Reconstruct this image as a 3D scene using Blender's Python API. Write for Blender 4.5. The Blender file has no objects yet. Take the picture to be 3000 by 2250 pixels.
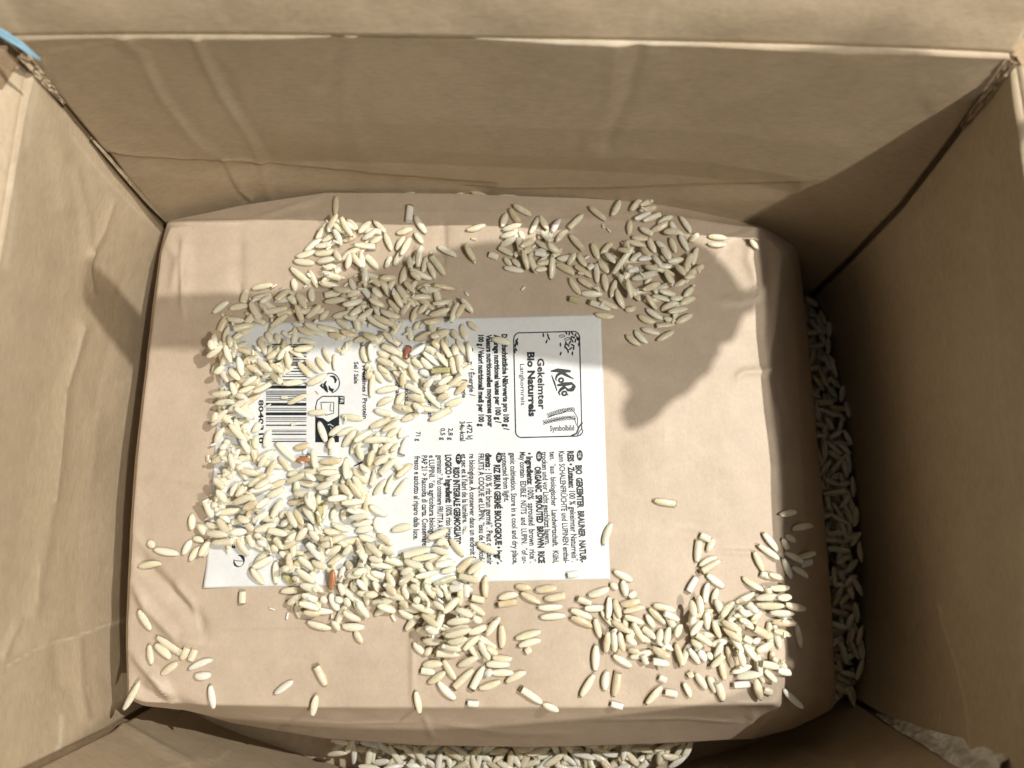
import bpy, bmesh, math, random
import numpy as np
from mathutils import Vector, Matrix, noise
random.seed(11); rng = np.random.default_rng(7)
MM = 0.001
S = bpy.context.scene; COL = S.collection

# ------------------------------------------------------------------ camera, world, lamps, exposure
TH, FPX, CH = math.radians(12.5), 2220.0, 250.0        # tilt, focal length in photo pixels, height in mm
cam_d = bpy.data.cameras.new('camera'); cam = bpy.data.objects.new('camera', cam_d); COL.objects.link(cam)
cam.location = (0, 0, CH*MM); cam.rotation_euler = (TH, 0, 0)
cam_d.sensor_width = 36; cam_d.lens = 36*FPX/3000; cam_d.clip_start = 0.005; cam_d.clip_end = 20
cam_d.dof.use_dof = True; cam_d.dof.focus_distance = 0.2; cam_d.dof.aperture_fstop = 10
S.camera = cam
W = bpy.data.worlds.new('World'); S.world = W; W.use_nodes = True
W.node_tree.nodes['Background'].inputs[0].default_value = (0.86, 0.96, 1.0, 1)
W.node_tree.nodes['Background'].inputs[1].default_value = 0.035
def lamp(name, loc, r, power, colr, typ='POINT'):
    l = bpy.data.lights.new(name, typ); l.energy = power; l.color = colr
    if typ == 'AREA': l.shape = 'DISK'; l.size = r
    else: l.shadow_soft_size = r
    o = bpy.data.objects.new(name, l); COL.objects.link(o); o.location = Vector(loc)*MM
    o.rotation_euler = (Vector(loc)-Vector((0, 30, 50))).to_track_quat('Z', 'Y').to_euler(); return o
key = lamp('key_lamp', (300, 150, 530), 0.0014, 13.0, (1.0, 0.95, 0.87))
fil = lamp('second_lamp', (455, -250, 900), 0.012, 22.0, (1.0, 0.92, 0.80))
soft = lamp('soft_fill_lamp', (750, -250, 1700), 0.9, 5.0, (1.0, 0.97, 0.93), 'AREA')  # added broad fill from the upper right, not a real fixture
S.view_settings.view_transform = 'Standard'; S.view_settings.look = 'None'
S.view_settings.exposure = 0; S.view_settings.gamma = 1
S.render.engine = 'CYCLES'

# ------------------------------------------------------------------ photo pixel <-> place
FW = np.array([0, math.sin(TH), -math.cos(TH)]); UP = np.array([0, math.cos(TH), math.sin(TH)])
def unp(x, y, z):
    d = FW + np.array([1., 0, 0])*(x-1500)/FPX + UP*(1125-y)/FPX
    t = (z-CH)/d[2]; return d[0]*t, d[1]*t
def unY(x, y, Y):
    d = FW + np.array([1., 0, 0])*(x-1500)/FPX + UP*(1125-y)/FPX
    t = Y/d[1]; return np.array([d[0]*t, Y, CH+d[2]*t])
def unX(x, y, X):
    d = FW + np.array([1., 0, 0])*(x-1500)/FPX + UP*(1125-y)/FPX
    t = X/d[0]; return np.array([X, d[1]*t, CH+d[2]*t])
def proj(P):
    v = np.asarray(P, float) - np.array([0, 0, CH]); w = v@FW
    return np.stack([1500+FPX*v[..., 0]/w, 1125-FPX*(v@UP)/w], -1)
def segdist(P, poly):
    best = np.full(len(P), 1e9); tt = np.zeros(len(P)); n = len(poly)-1
    for i in range(n):
        a = np.array(poly[i], float); b = np.array(poly[i+1], float); ab = b-a
        t = np.clip(((P-a)@ab)/(ab@ab+1e-9), 0, 1); d = np.linalg.norm(P-a-t[:, None]*ab, axis=1)
        m = d < best; best[m] = d[m]; tt[m] = (i+t[m])/n
    return best, tt
def sidedist(P, poly):
    best = np.full(len(P), 1e9); sg = np.zeros(len(P))
    for i in range(len(poly)-1):
        a = np.array(poly[i], float); b = np.array(poly[i+1], float); ab = b-a
        t = np.clip(((P-a)@ab)/(ab@ab+1e-9), 0, 1); q = P-a-t[:, None]*ab; d = np.linalg.norm(q, axis=1)
        m = d < best; best[m] = d[m]; sg[m] = np.sign(ab[0]*q[m, 1]-ab[1]*q[m, 0])
    return best*sg
def fbm(X, Y, Z=0.0, sc=1.0, oct=3):
    return np.array([noise.fractal(Vector((x*sc, y*sc, Z)), 0.9, 2.0, oct) for x, y in zip(X, Y)])

# ------------------------------------------------------------------ helpers
def link(name, me, mat=None, parent=None, smooth=True, scale=True):
    o = bpy.data.objects.new(name, me); COL.objects.link(o)
    if mat: me.materials.append(mat)
    if smooth: me.polygons.foreach_set('use_smooth', [True]*len(me.polygons))
    if parent: o.parent = parent
    return o
def mesh(name, V, F, mat=None, parent=None, smooth=True):
    me = bpy.data.meshes.new(name); V = np.asarray(V, float)*MM
    me.from_pydata(V.tolist(), [], F); me.update()
    return link(name, me, mat, parent, smooth)
def tag(o, label=None, cat=None, group=None, kind=None):
    if label: o['label'] = label
    if cat: o['category'] = cat
    if group: o['group'] = group
    if kind: o['kind'] = kind
    return o
def empty(name, loc):
    o = bpy.data.objects.new(name, None); COL.objects.link(o); o.location = Vector(loc)*MM
    o.empty_display_size = .01; return o
def put(o, root):
    o.parent = root; o.matrix_parent_inverse = Matrix.Translation(-root.location); return o
def attr(o, name, vals):
    a = o.data.attributes.new(name, 'FLOAT', 'POINT'); a.data.foreach_set('value', np.asarray(vals, np.float32))

# ------------------------------------------------------------------ materials
class NT:
    def __init__(s, name):
        s.m = bpy.data.materials.new(name); s.m.use_nodes = True; s.t = s.m.node_tree
        s.b = s.t.nodes['Principled BSDF']
    def n(s, typ, **kw):
        nd = s.t.nodes.new(typ)
        for k, v in kw.items():
            if k in nd.inputs: nd.inputs[k].default_value = v
            else: setattr(nd, k, v)
        return nd
    def l(s, a, b): s.t.links.new(a, b)
    def pos(s, scale=(1, 1, 1)):
        g = s.n('ShaderNodeNewGeometry'); m = s.n('ShaderNodeMapping'); m.inputs['Scale'].default_value = scale
        s.l(g.outputs['Position'], m.inputs['Vector']); return m.outputs[0]
    def noise(s, vec, sc, det=4, rough=.55):
        x = s.n('ShaderNodeTexNoise'); x.inputs['Scale'].default_value = sc; x.inputs['Detail'].default_value = det
        x.inputs['Roughness'].default_value = rough; s.l(vec, x.inputs['Vector']); return x.outputs['Fac']
    def ramp(s, f, pts):
        r = s.n('ShaderNodeValToRGB'); s.l(f, r.inputs[0]); e = r.color_ramp.elements
        e[0].position, e[0].color = pts[0][0], (*pts[0][1], 1); e[1].position, e[1].color = pts[-1][0], (*pts[-1][1], 1)
        for p, c in pts[1:-1]: q = e.new(p); q.color = (*c, 1)
        return r.outputs[0]
    def mix(s, f, a, b, typ='MIX'):
        m = s.n('ShaderNodeMix', data_type='RGBA', blend_type=typ)
        for sock, v in ((m.inputs[0], f), (m.inputs[6], a), (m.inputs[7], b)):
            if hasattr(v, 'is_linked'): s.l(v, sock)
            else: sock.default_value = v if not isinstance(v, tuple) else (*v, 1)[:4]
        return m.outputs[2]
    def math(s, op, a, b=0.0):
        m = s.n('ShaderNodeMath', operation=op)
        for sock, v in ((m.inputs[0], a), (m.inputs[1], b)):
            if hasattr(v, 'is_linked'): s.l(v, sock)
            else: sock.default_value = v
        return m.outputs[0]
    def bump(s, h, strength, dist):
        b = s.n('ShaderNodeBump'); b.inputs['Strength'].default_value = strength; b.inputs['Distance'].default_value = dist
        s.l(h, b.inputs['Height']); s.l(b.outputs[0], s.b.inputs['Normal'])

def paper(name, dark, light, rough, fib_scale, bump=.35, fmix=.26):
    k = NT(name)
    big = k.noise(k.pos(), 26, 4); med = k.noise(k.pos(), 160, 5, .65)
    fib = k.noise(k.pos(fib_scale), 1500, 4, .7)
    spk = k.noise(k.pos(), 2600, 2, .5)
    c = k.ramp(big, [(.32, dark), (.68, light)])
    c = k.mix(.22, c, k.ramp(med, [(.3, tuple(x*.72 for x in dark)), (.7, tuple(min(1, x*1.2) for x in light))]))
    c = k.mix(fmix, c, k.ramp(fib, [(.3, tuple(x*.62 for x in dark)), (.7, tuple(min(1, x*1.25) for x in light))]))
    sp = k.ramp(spk, [(.70, (0, 0, 0)), (.76, (1, 1, 1))])
    c = k.mix(k.math('MULTIPLY', sp, .35), c, (.10, .065, .04))
    a = k.n('ShaderNodeAttribute', attribute_name='scuff')
    edge = k.math('MULTIPLY', a.outputs['Fac'], k.math('ADD', .45, k.math('MULTIPLY', k.noise(k.pos(), 420, 4), 1.0)))
    c = k.mix(k.math('MINIMUM', edge, 1.0), c, (.66, .58, .45))
    k.l(c, k.b.inputs['Base Color']); k.b.inputs['Roughness'].default_value = rough
    k.b.inputs['Specular IOR Level'].default_value = .35
    h = k.math('ADD', k.math('ADD', k.math('MULTIPLY', fib, .5), k.math('MULTIPLY', med, 1.2)), k.math('MULTIPLY', k.noise(k.pos(), 55, 7, .6), 5.5)); k.bump(h, bump*1.3, .00018)
    return k.m
M_card = paper('cardboard', (.42, .335, .23), (.50, .405, .285), .62, (.25, .25, 1))
M_card_side = paper('cardboard_inner', (.42, .335, .23), (.50, .405, .285), .55, (.25, .25, 1))
M_kraft = paper('kraft_paper', (.46, .375, .287), (.54, .45, .352), .5, (1, .55, 1), .22, .14)
M_core = paper('dark_gap_backing', (.22, .15, .09), (.40, .30, .19), .9, (1, 1, .3), .8)  # dark tone for the strips added behind the corner gaps
def plain(name, col, rough, spec=.5, **kw):
    k = NT(name); k.b.inputs['Base Color'].default_value = (*col, 1); k.b.inputs['Roughness'].default_value = rough
    k.b.inputs['Specular IOR Level'].default_value = spec
    f = k.noise(k.pos(), 900, 3); k.bump(f, .15, .0001)
    for a, v in kw.items(): k.b.inputs[a].default_value = v
    return k.m
M_ink = plain('black_ink', (.012, .018, .024), .45)
M_ink_soft = plain('grey_ink', (.10, .115, .12), .5)
def sticker_mat():
    k = NT('white_label_paper'); f = k.noise(k.pos(), 700, 4)
    k.l(k.ramp(f, [(.3, (.68, .71, .73)), (.7, (.73, .76, .78))]), k.b.inputs['Base Color'])
    k.b.inputs['Roughness'].default_value = .5; k.bump(k.noise(k.pos(), 1800, 3), .12, .0001); return k.m
M_white = sticker_mat()
M_blue = plain('blue_strip', (.26, .47, .62), .35)
M_phone = plain('phone_black', (.02, .02, .022), .3)
def tape_mat():
    k = NT('clear_tape'); f = k.noise(k.pos(), 300, 3)
    k.l(k.ramp(f, [(.35, (.45, .42, .36)), (.65, (.85, .85, .82))]), k.b.inputs['Base Color'])
    k.b.inputs['Roughness'].default_value = .22; k.bump(f, .8, .0006); return k.m
M_tape = tape_mat()

def rice_mat(name, base, chalk=None, rough=.27):
    k = NT(name)
    oi = k.n('ShaderNodeObjectInfo'); g = k.n('ShaderNodeNewGeometry')
    r = k.math('FRACT', k.math('ADD', k.math('MULTIPLY', oi.outputs['Random'], 7.31), g.outputs['Random Per Island']))
    c = k.ramp(r, base)
    tc = k.n('ShaderNodeTexCoord'); mp = k.n('ShaderNodeMapping'); k.l(g.outputs['Position'], mp.inputs[0])
    nz = k.noise(mp.outputs[0], 420, 3)
    c = k.mix(k.math('MULTIPLY', k.ramp(nz, [(.45, (0, 0, 0)), (.7, (1, 1, 1))]), .45), c, chalk or (.90, .88, .80))
    fine = k.noise(mp.outputs[0], 2600, 3)
    c = k.mix(.09, c, k.ramp(fine, [(.3, tuple(x*.6 for x in base[0][1])), (.7, (.85, .8, .68))]))
    k.l(c, k.b.inputs['Base Color']); k.b.inputs['Roughness'].default_value = rough
    k.b.inputs['Subsurface Weight'].default_value = .5; k.b.inputs['Subsurface Radius'].default_value = (1.0, .75, .4)
    k.b.inputs['Subsurface Scale'].default_value = .0014
    k.b.inputs['Specular IOR Level'].default_value = .45
    k.bump(fine, .25, .00012)
    return k.m
M_rice = rice_mat('rice', [(0, (.72, .67, .50)), (.2, (.79, .75, .60)), (.38, (.67, .59, .41)), (.5, (.77, .73, .58)), (.72, (.82, .80, .68)), (.84, (.72, .71, .52)), (.92, (.62, .51, .33)), (1, (.78, .75, .62))])
M_chalk = rice_mat('chalky_rice', [(0, (.82, .81, .76)), (1, (.78, .77, .70))], (.86, .86, .84))
M_red = rice_mat('red_rice', [(0, (.19, .060, .035)), (1, (.26, .085, .045))], (.36, .13, .07))
M_orange = rice_mat('orange_rice', [(0, (.42, .18, .075)), (1, (.47, .20, .085))], (.55, .30, .14))
M_green = rice_mat('green_rice', [(0, (.46, .45, .22)), (1, (.50, .48, .26))], (.58, .55, .33))

# ================================================================== the bag: outlines in photo pixels, at their own heights
crease_px = [(500,668),(700,655),(950,628),(1300,618),(1700,622),(1950,630),(2225,668),(2288,740),(2278,870),(2265,1000),(2262,1060),(2285,1220),(2300,1450),(2294,1600),(2300,1800),(2297,2000),(2280,2062),(1900,2070),(1500,2074),(1000,2072),(600,2066),(420,2058),(376,2040),(374,1850),(387,1560),(404,1350),(432,1090),(453,900),(474,740)]
mid_px = [(492,648,44),(700,603,44),(955,564,44.5),(1350,567,45),(1700,580,45),(1900,592,44),(2225,655,41),(2335,712,35),(2352,850,27),(2376,1085,27),(2402,1360,27),(2436,1760,27),(2448,2035,26),(2440,2078,26),(2320,2136,26),(2205,2164,26),(1900,2180,26),(1560,2190,26),(1220,2184,26),(950,2164,26),(680,2118,28),(540,2082,34),(420,2068,40),(372,2046,43),(368,1850,43),(380,1560,43),(396,1350,43),(425,1090,43),(446,900,43),(468,740,43)]
ZB = 46.5
def pts(l): return np.array([[*unp(p[0], p[1], p[2] if len(p) > 2 else ZB), p[2] if len(p) > 2 else ZB] for p in l])
BC = np.array([-13.0, 25.0])
NA = 720
ANG = np.linspace(0, 2*math.pi, NA, endpoint=False)
def polar(P):
    """outline as radius and z against angle round BC"""
    P = np.vstack([P, P[:1]]); Q = []
    for a, b in zip(P[:-1], P[1:]):
        n = max(2, int(np.linalg.norm(b-a)/.4)); Q += [a+(b-a)*i/n for i in range(n)]
    Q = np.array(Q)
    k = 4; ker = np.hanning(k+2)[1:-1]; ker /= ker.sum()
    Qs = np.stack([np.convolve(np.r_[Q[-k:, i], Q[:, i], Q[:k, i]], ker, 'same')[k:-k] for i in range(3)], 1)
    a = np.arctan2(Qs[:, 1]-BC[1], Qs[:, 0]-BC[0]) % (2*math.pi); r = np.hypot(Qs[:, 0]-BC[0], Qs[:, 1]-BC[1])
    o = np.argsort(a); return np.interp(ANG, a[o], r[o], period=2*math.pi), np.interp(ANG, a[o], Qs[o, 2], period=2*math.pi)
Rc, Zc = polar(pts(crease_px)); Rm, Zm = polar(pts(mid_px)); Rm = np.maximum(Rm, Rc+.25)
# wrinkles: (pixels, height mm, half width px, one-sided)
bag_wr = [([(2105,872),(2180,862),(2262,828)],.35,5),([(2285,1078),(2230,1092),(2165,1090)],.35,5),([(538,672),(532,800),(540,960)],.35,5),([(702,660),(706,780),(700,900)],-.3,5),([(455,980),(520,1010),(640,1012)],.25,5),
          ([(1300,625),(1304,720),(1296,800)],-.3,5),([(395,1420),(470,1400),(585,1410)],.3,5),([(1870,640),(1900,700),(1880,760)],.2,6),([(2230,668),(2130,700),(2080,780)],.3,6),([(2240,1500),(2100,1560),(1950,1540)],.16,7),
          ([(385,1560),(440,1620),(560,1640)],.35,6),([(405,1900),(480,1940),(640,1930)],.35,5),([(700,2100),(1000,2120),(1250,2115)],.3,5),([(1700,2110),(2000,2105),(2200,2120)],.3,5),([(2205,2160),(2250,2110),(2290,2062)],.8,6),
          ([(2330,900),(2345,1300),(2370,1700)],.3,7),([(2310,1250),(2360,1270),(2395,1300)],.4,6),([(2320,1850),(2380,1840),(2430,1860)],.35,6),([(385,1700),(430,1780),(520,1870),(610,1890)],1.2,13),([(392,1620),(470,1700),(570,1800),(600,1860)],-1.3,17),([(500,1690),(560,1770),(590,1860)],.8,12),
          ([(378,1900),(430,1960),(470,2010),(520,2085)],1.2,12),([(440,1960),(480,2000),(500,2060)],.8,10),([(385,1990),(430,2030),(560,2075),(640,2110)],-1.0,16),
          ([(600,1840),(800,1835),(1000,1830)],.25,8),([(1205,1820),(1207,2060)],.22,7),([(2100,1615),(2290,1622)],.35,6),([(2150,2062),(2297,2066)],.35,6),
          ([(2260,830),(2220,870),(2160,885),(2100,880)],.5,9),([(2235,660),(2240,740),(2235,860)],-.8,16),([(2205,690),(2190,760),(2225,850)],.5,12),
          ([(540,670),(545,800),(530,950)],.5,18),([(700,690),(690,800),(705,900)],-.35,20),([(485,700),(520,760),(500,870)],.5,14),
          ([(1300,640),(1290,700),(1300,760)],-.35,16),([(1560,650),(1700,640),(1950,660)],.3,12),([(430,1450),(520,1430),(640,1440)],-.3,24),([(2280,1080),(2180,1090),(2150,1110)],.4,10),
          ([(2350,2030),(2400,2040),(2440,2060)],.6,10),([(2278,750),(2268,870),(2258,1050)],1.3,13),([(2262,1085),(2290,1200)],-.9,12),([(500,655),(720,652)],.5,7),([(720,652),(955,575)],.3,9),([(1230,2110),(1500,2150),(1700,2150)],.35,10),([(1240,2090),(1270,2170)],.4,8),([(2205,2080),(2205,2150)],.7,9),
          ([(400,1050),(520,1010),(600,1030)],.25,14),([(2050,1350),(2150,1380),(2280,1370)],.2,22)]
def bag_smooth(x, y):
    a = np.arctan2(y-BC[1], x-BC[0]) % (2*math.pi); r = np.hypot(x-BC[0], y-BC[1])
    t = r/np.interp(a, ANG, Rc, period=2*math.pi)
    z = ZB + 3.4*np.clip(1-t**2.4, 0, 1)
    out = t > 1
    rc = np.interp(a, ANG, Rc, period=2*math.pi); rm = np.interp(a, ANG, Rm, period=2*math.pi); zm = np.interp(a, ANG, Zm, period=2*math.pi)
    s = np.clip((r-rc)/(rm-rc), 0, 1); return np.where(out, ZB-(ZB-zm)*s**.92, z), t
def wr_add(P3, lst):
    px = proj(P3); dz = np.zeros(len(P3))
    for poly, h, w in lst:
        d, tt = segdist(px, poly); m = d < w*4
        dz[m] += 1.3*h*np.exp(-(d[m]/w)**2)*np.clip(np.sin(math.pi*np.clip(tt[m], .03, .97))*1.6, 0, 1)
    return dz
gx = np.arange(-130, 130, .5); gy = np.arange(-70, 120, .5); GX, GY = np.meshgrid(gx, gy)
def lowf(x, y): return fbm(x, y, 3.3, .035, 3)*.55 + fbm(x, y, 9.1, .12, 2)*.16 + fbm(x, y, 5.1, .30, 2)*.06
gflat = np.stack([GX.ravel(), GY.ravel()], 1)
z0, _ = bag_smooth(gflat[:, 0], gflat[:, 1])
c_lo = gflat[::1]
xs2, ys2 = np.meshgrid(gx[::6], gy[::6]); lo = lowf(xs2.ravel(), ys2.ravel()).reshape(xs2.shape)
def bil(A, ax, ay, x, y):
    fx = np.clip((x-ax[0])/(ax[1]-ax[0]), 0, len(ax)-1.001); fy = np.clip((y-ay[0])/(ay[1]-ay[0]), 0, len(ay)-1.001)
    i = fx.astype(int); j = fy.astype(int); u = fx-i; v = fy-j
    return A[j, i]*(1-u)*(1-v)+A[j, i+1]*u*(1-v)+A[j+1, i]*(1-u)*v+A[j+1, i+1]*u*v
z1 = z0 + bil(lo, gx[::6], gy[::6], gflat[:, 0], gflat[:, 1])
BAGZ = (z1 + wr_add(np.column_stack([gflat, z1]), bag_wr)).reshape(GX.shape)
_px = proj(np.column_stack([gflat, BAGZ.ravel()])); _st = np.zeros(len(gflat))
for poly_, h_, w_ in (([(1205,2180),(1206,2060),(1206,1830)],.30,420), ([(2300,1618),(2200,1616),(2090,1612)],-.35,260), ([(2140,2064),(2300,2064)],-.4,60), ([(2236,640),(2240,760),(2228,860)],.7,70), ([(440,640),(545,668),(720,655)],.0,50)):
    q_ = sidedist(_px, poly_); e_, t_ = segdist(_px, poly_); _st += h_*np.clip(1-np.abs(q_)/w_, 0, 1)*(1/(1+np.exp(-np.clip(q_, -40, 40)/1.5)))*(t_ > .001)*(t_ < .999)
BAGZ = BAGZ+_st.reshape(BAGZ.shape)
def bagz(x, y): return bil(BAGZ, gx, gy, np.asarray(x, float), np.asarray(y, float))
def onbag(px, py, dz=0.):
    z = 50.
    for _ in range(4): x, y = unp(px, py, z); z = float(bagz(np.array([x]), np.array([y]))[0]) + dz
    return np.array([x, y, z])
def build_bag(root):
    V = []; F = []; rings = []
    T = list(np.linspace(.02, 1, 190))
    for t in T:
        x = BC[0]+np.cos(ANG)*Rc*t; y = BC[1]+np.sin(ANG)*Rc*t; rings.append((x, y, bagz(x, y)))
    for s in np.linspace(.04, 1, 34):
        r = Rc+(Rm-Rc)*s; sx = BC[0]+np.cos(ANG)*r; sy = BC[1]+np.sin(ANG)*r
        z = Zc-(Zc-Zm)*s**.92
        xyz = np.stack([sx, sy, z], 1); n = bil(lo, gx[::6], gy[::6], sx, sy)
        rings.append((sx, sy, z+n*(1-s*.5)+wr_add(xyz, bag_wr)*(1-s*.3)))
    for s in np.linspace(.12, 1, 12):
        r = Rm-5*s**2-.3*np.sin(ANG*23)*s; z = Zm*(1-s)+1.2*s; rings.append((BC[0]+np.cos(ANG)*r, BC[1]+np.sin(ANG)*r, z))
    for r3 in rings: V += list(zip(*r3))
    c0 = len(V); V.append((BC[0], BC[1], float(bagz(np.array([BC[0]]), np.array([BC[1]]))[0]))); V.append((BC[0], BC[1], 1.0))
    for i in range(len(rings)-1):
        for j in range(NA):
            k = (j+1) % NA; F.append((i*NA+j, (i+1)*NA+j, (i+1)*NA+k, i*NA+k))
    L = (len(rings)-1)*NA
    for j in range(NA):
        k = (j+1) % NA; F.append((c0, j, k)); F.append((c0+1, L+k, L+j))
    o = mesh('bag_body', V, F, M_kraft); put(o, root)
    VV = np.array(V); px = proj(VV); sc = np.zeros(len(V))
    for poly, w, a in [([(2230,668),(2288,745),(2280,870),(2266,1050)],4,.35),([(2262,1085),(2290,1300),(2298,1700),(2297,2040)],2.5,.18),([(400,2060),(900,2072),(1500,2074),(2200,2068)],2.5,.22),([(2205,2160),(2285,2066)],4,.4),([(700,655),(955,572)],3,.3),([(1300,2135),(1520,2160)],2.5,.25),([(385,1700),(430,1780),(520,1870)],4,.3),([(378,1900),(430,1960),(470,2010),(520,2085)],4,.35),([(500,1690),(560,1770),(590,1860)],5,.25),([(2260,830),(2280,1040)],5,.3),([(1250,2110),(1330,2125),(1500,2150)],3,.25),([(492,655),(700,655)],3,.25),([(2400,2030),(2440,2050)],5,.25)]:
        d, tt = segdist(px, poly); sc = np.maximum(sc, a*np.exp(-(d/w)**2))
    attr(o, 'scuff', sc); return o
bag = empty('rice_bag', (BC[0], BC[1], 1.0))
tag(bag, 'filled brown kraft paper bag with a white printed label, lying flat inside the cardboard box', 'paper bag')
build_bag(bag)

# ------------------------------------------------------------------ the label on the bag
LQ = [(655,948),(1760,921),(1787,1697),(600,1722)]     # corners: top left, top right, bottom right, bottom left
def on_label(poly3, lift): pass
def build_sticker():
    n, m = 150, 110; V = []; F = []
    for j in range(m+1):
        for i in range(n+1):
            u, v = i/n, j/m
            p = (np.array(LQ[0])*(1-u)+np.array(LQ[1])*u)*(1-v)+(np.array(LQ[3])*(1-u)+np.array(LQ[2])*u)*v
            q = onbag_fast(p); V.append((q[0], q[1], q[2]+.14+.9*math.exp(-(u*u*1.9+(1-v)**2)/.0035)))
    N = len(V)
    V += [(x, y, z-.12) for x, y, z in V]
    for j in range(m):
        for i in range(n):
            a = j*(n+1)+i; F.append((a, a+n+1, a+n+2, a+1))
    ring = [i for i in range(n+1)]+[j*(n+1)+n for j in range(1, m+1)]+[m*(n+1)+i for i in range(n-1, -1, -1)]+[j*(n+1) for j in range(m-1, 0, -1)]
    for a, b in zip(ring, ring[1:]+ring[:1]): F.append((a, b, b+N, a+N))
    return mesh('label_sticker', V, F, M_white)
def onbag_fast(p):
    z = 50.
    for _ in range(3): x, y = unp(p[0], p[1], z); z = float(bagz(np.array([x]), np.array([y]))[0])
    return x, y, z
sticker = put(build_sticker(), bag)
tag(sticker, 'white rectangular label with black printed text and a barcode')
INKZ = .20
def inkmesh(name, polys, mat=M_ink, label=None):
    """polys: list of (list of 2-D world points, faces)"""
    V = []; F = []
    for P, f in polys:
        b = len(V); P = np.asarray(P, float); z = bagz(P[:, 0], P[:, 1])+INKZ
        V += list(zip(P[:, 0], P[:, 1], z)); F += [tuple(b+i for i in q) for q in f]
    o = mesh(name, V, F, mat, smooth=False); o.parent = sticker
    if label: o['label'] = label
    return o
def stroke_px(pl, w, closed=False):
    """a printed line: pixel polyline with pixel width (number or list)"""
    P = np.array([onbag_fast(p)[:2] for p in pl]); n = len(P); k = .0905
    if closed: P = np.vstack([P, P[:1]]); n += 1
    ws = (np.full(n, w) if np.isscalar(w) else np.interp(np.linspace(0, 1, n), np.linspace(0, 1, len(w)), w))*k/2
    T = np.gradient(P, axis=0)
    if closed: T[0] = T[-1] = P[1]-P[-2]
    T /= np.linalg.norm(T, axis=1)[:, None]+1e-9; N = np.stack([-T[:, 1], T[:, 0]], 1)
    A = P+N*ws[:, None]; B = P-N*ws[:, None]
    Q = np.vstack([A, B]); f = [(i, n+i, n+i+1, i+1) for i in range(n-1)]
    return Q, f
def dense(pl, step=6):
    out = []
    for a, b in zip(pl[:-1], pl[1:]):
        k = max(1, int(math.hypot(b[0]-a[0], b[1]-a[1])/step)); out += [(a[0]+(b[0]-a[0])*i/k, a[1]+(b[1]-a[1])*i/k) for i in range(k)]
    return out+[pl[-1]]
def ell(cx, cy, rx, ry, rot=0, n=16, a0=0, a1=360):
    r = math.radians(rot); o = []
    for i in range(n+1):
        a = math.radians(a0+(a1-a0)*i/n); x, y = rx*math.cos(a), ry*math.sin(a)
        o.append((cx+x*math.cos(r)-y*math.sin(r), cy+x*math.sin(r)+y*math.cos(r)))
    return o
def disc(pl):
    P = [onbag_fast(p)[:2] for p in pl]; return P, [tuple(range(len(P)))[::-1]]
_dg = None
def textshape(body, bold=0., spacing=1.):
    cu = bpy.data.curves.new('t', 'FONT'); cu.body = body; cu.size = 1; cu.offset = bold; cu.resolution_u = 2; cu.space_character = spacing
    o = bpy.data.objects.new('t', cu); COL.objects.link(o)
    me = bpy.data.meshes.new_from_object(o.evaluated_get(bpy.context.evaluated_depsgraph_get()))
    V = np.array([v.co[:2] for v in me.vertices]); F = [tuple(p.vertices) for p in me.polygons]
    bpy.data.objects.remove(o); bpy.data.curves.remove(cu); bpy.data.meshes.remove(me)
    return V, F
def text_on(a, b, runs, cap, up=1):
    """runs: [(text, bold)] fitted between pixel points a and b (centre line), cap height in pixels"""
    p0 = np.array(onbag_fast(a)[:2]); p1 = np.array(onbag_fast(b)[:2]); e = p1-p0; L = np.linalg.norm(e); e /= L; u = np.array([-e[1], e[0]])
    x = 0; parts = []
    for body, bold in runs:
        V, F = textshape(body, bold or .026); parts.append((V+[x, 0], F)); x += V[:, 0].max()+ (.0 if not bold else .02) + .28
    x -= .28; x0 = parts[0][0][:, 0].min(); s = L/(x-x0); h = cap*.0905/.73
    return [(p0+np.outer((V[:, 0]-x0)*s, e)+np.outer(V[:, 1]*h-cap*.0905/2, u), F) for V, F in parts]
def Z(ox, oy, s): return lambda X, Y: (ox+X/s, oy+Y/s)
z2 = Z(1150, 1280, 3.16); z1_ = Z(1350, 880, 3.95); z3 = Z(600, 1000, 2.3036)
B_ = .055
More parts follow.
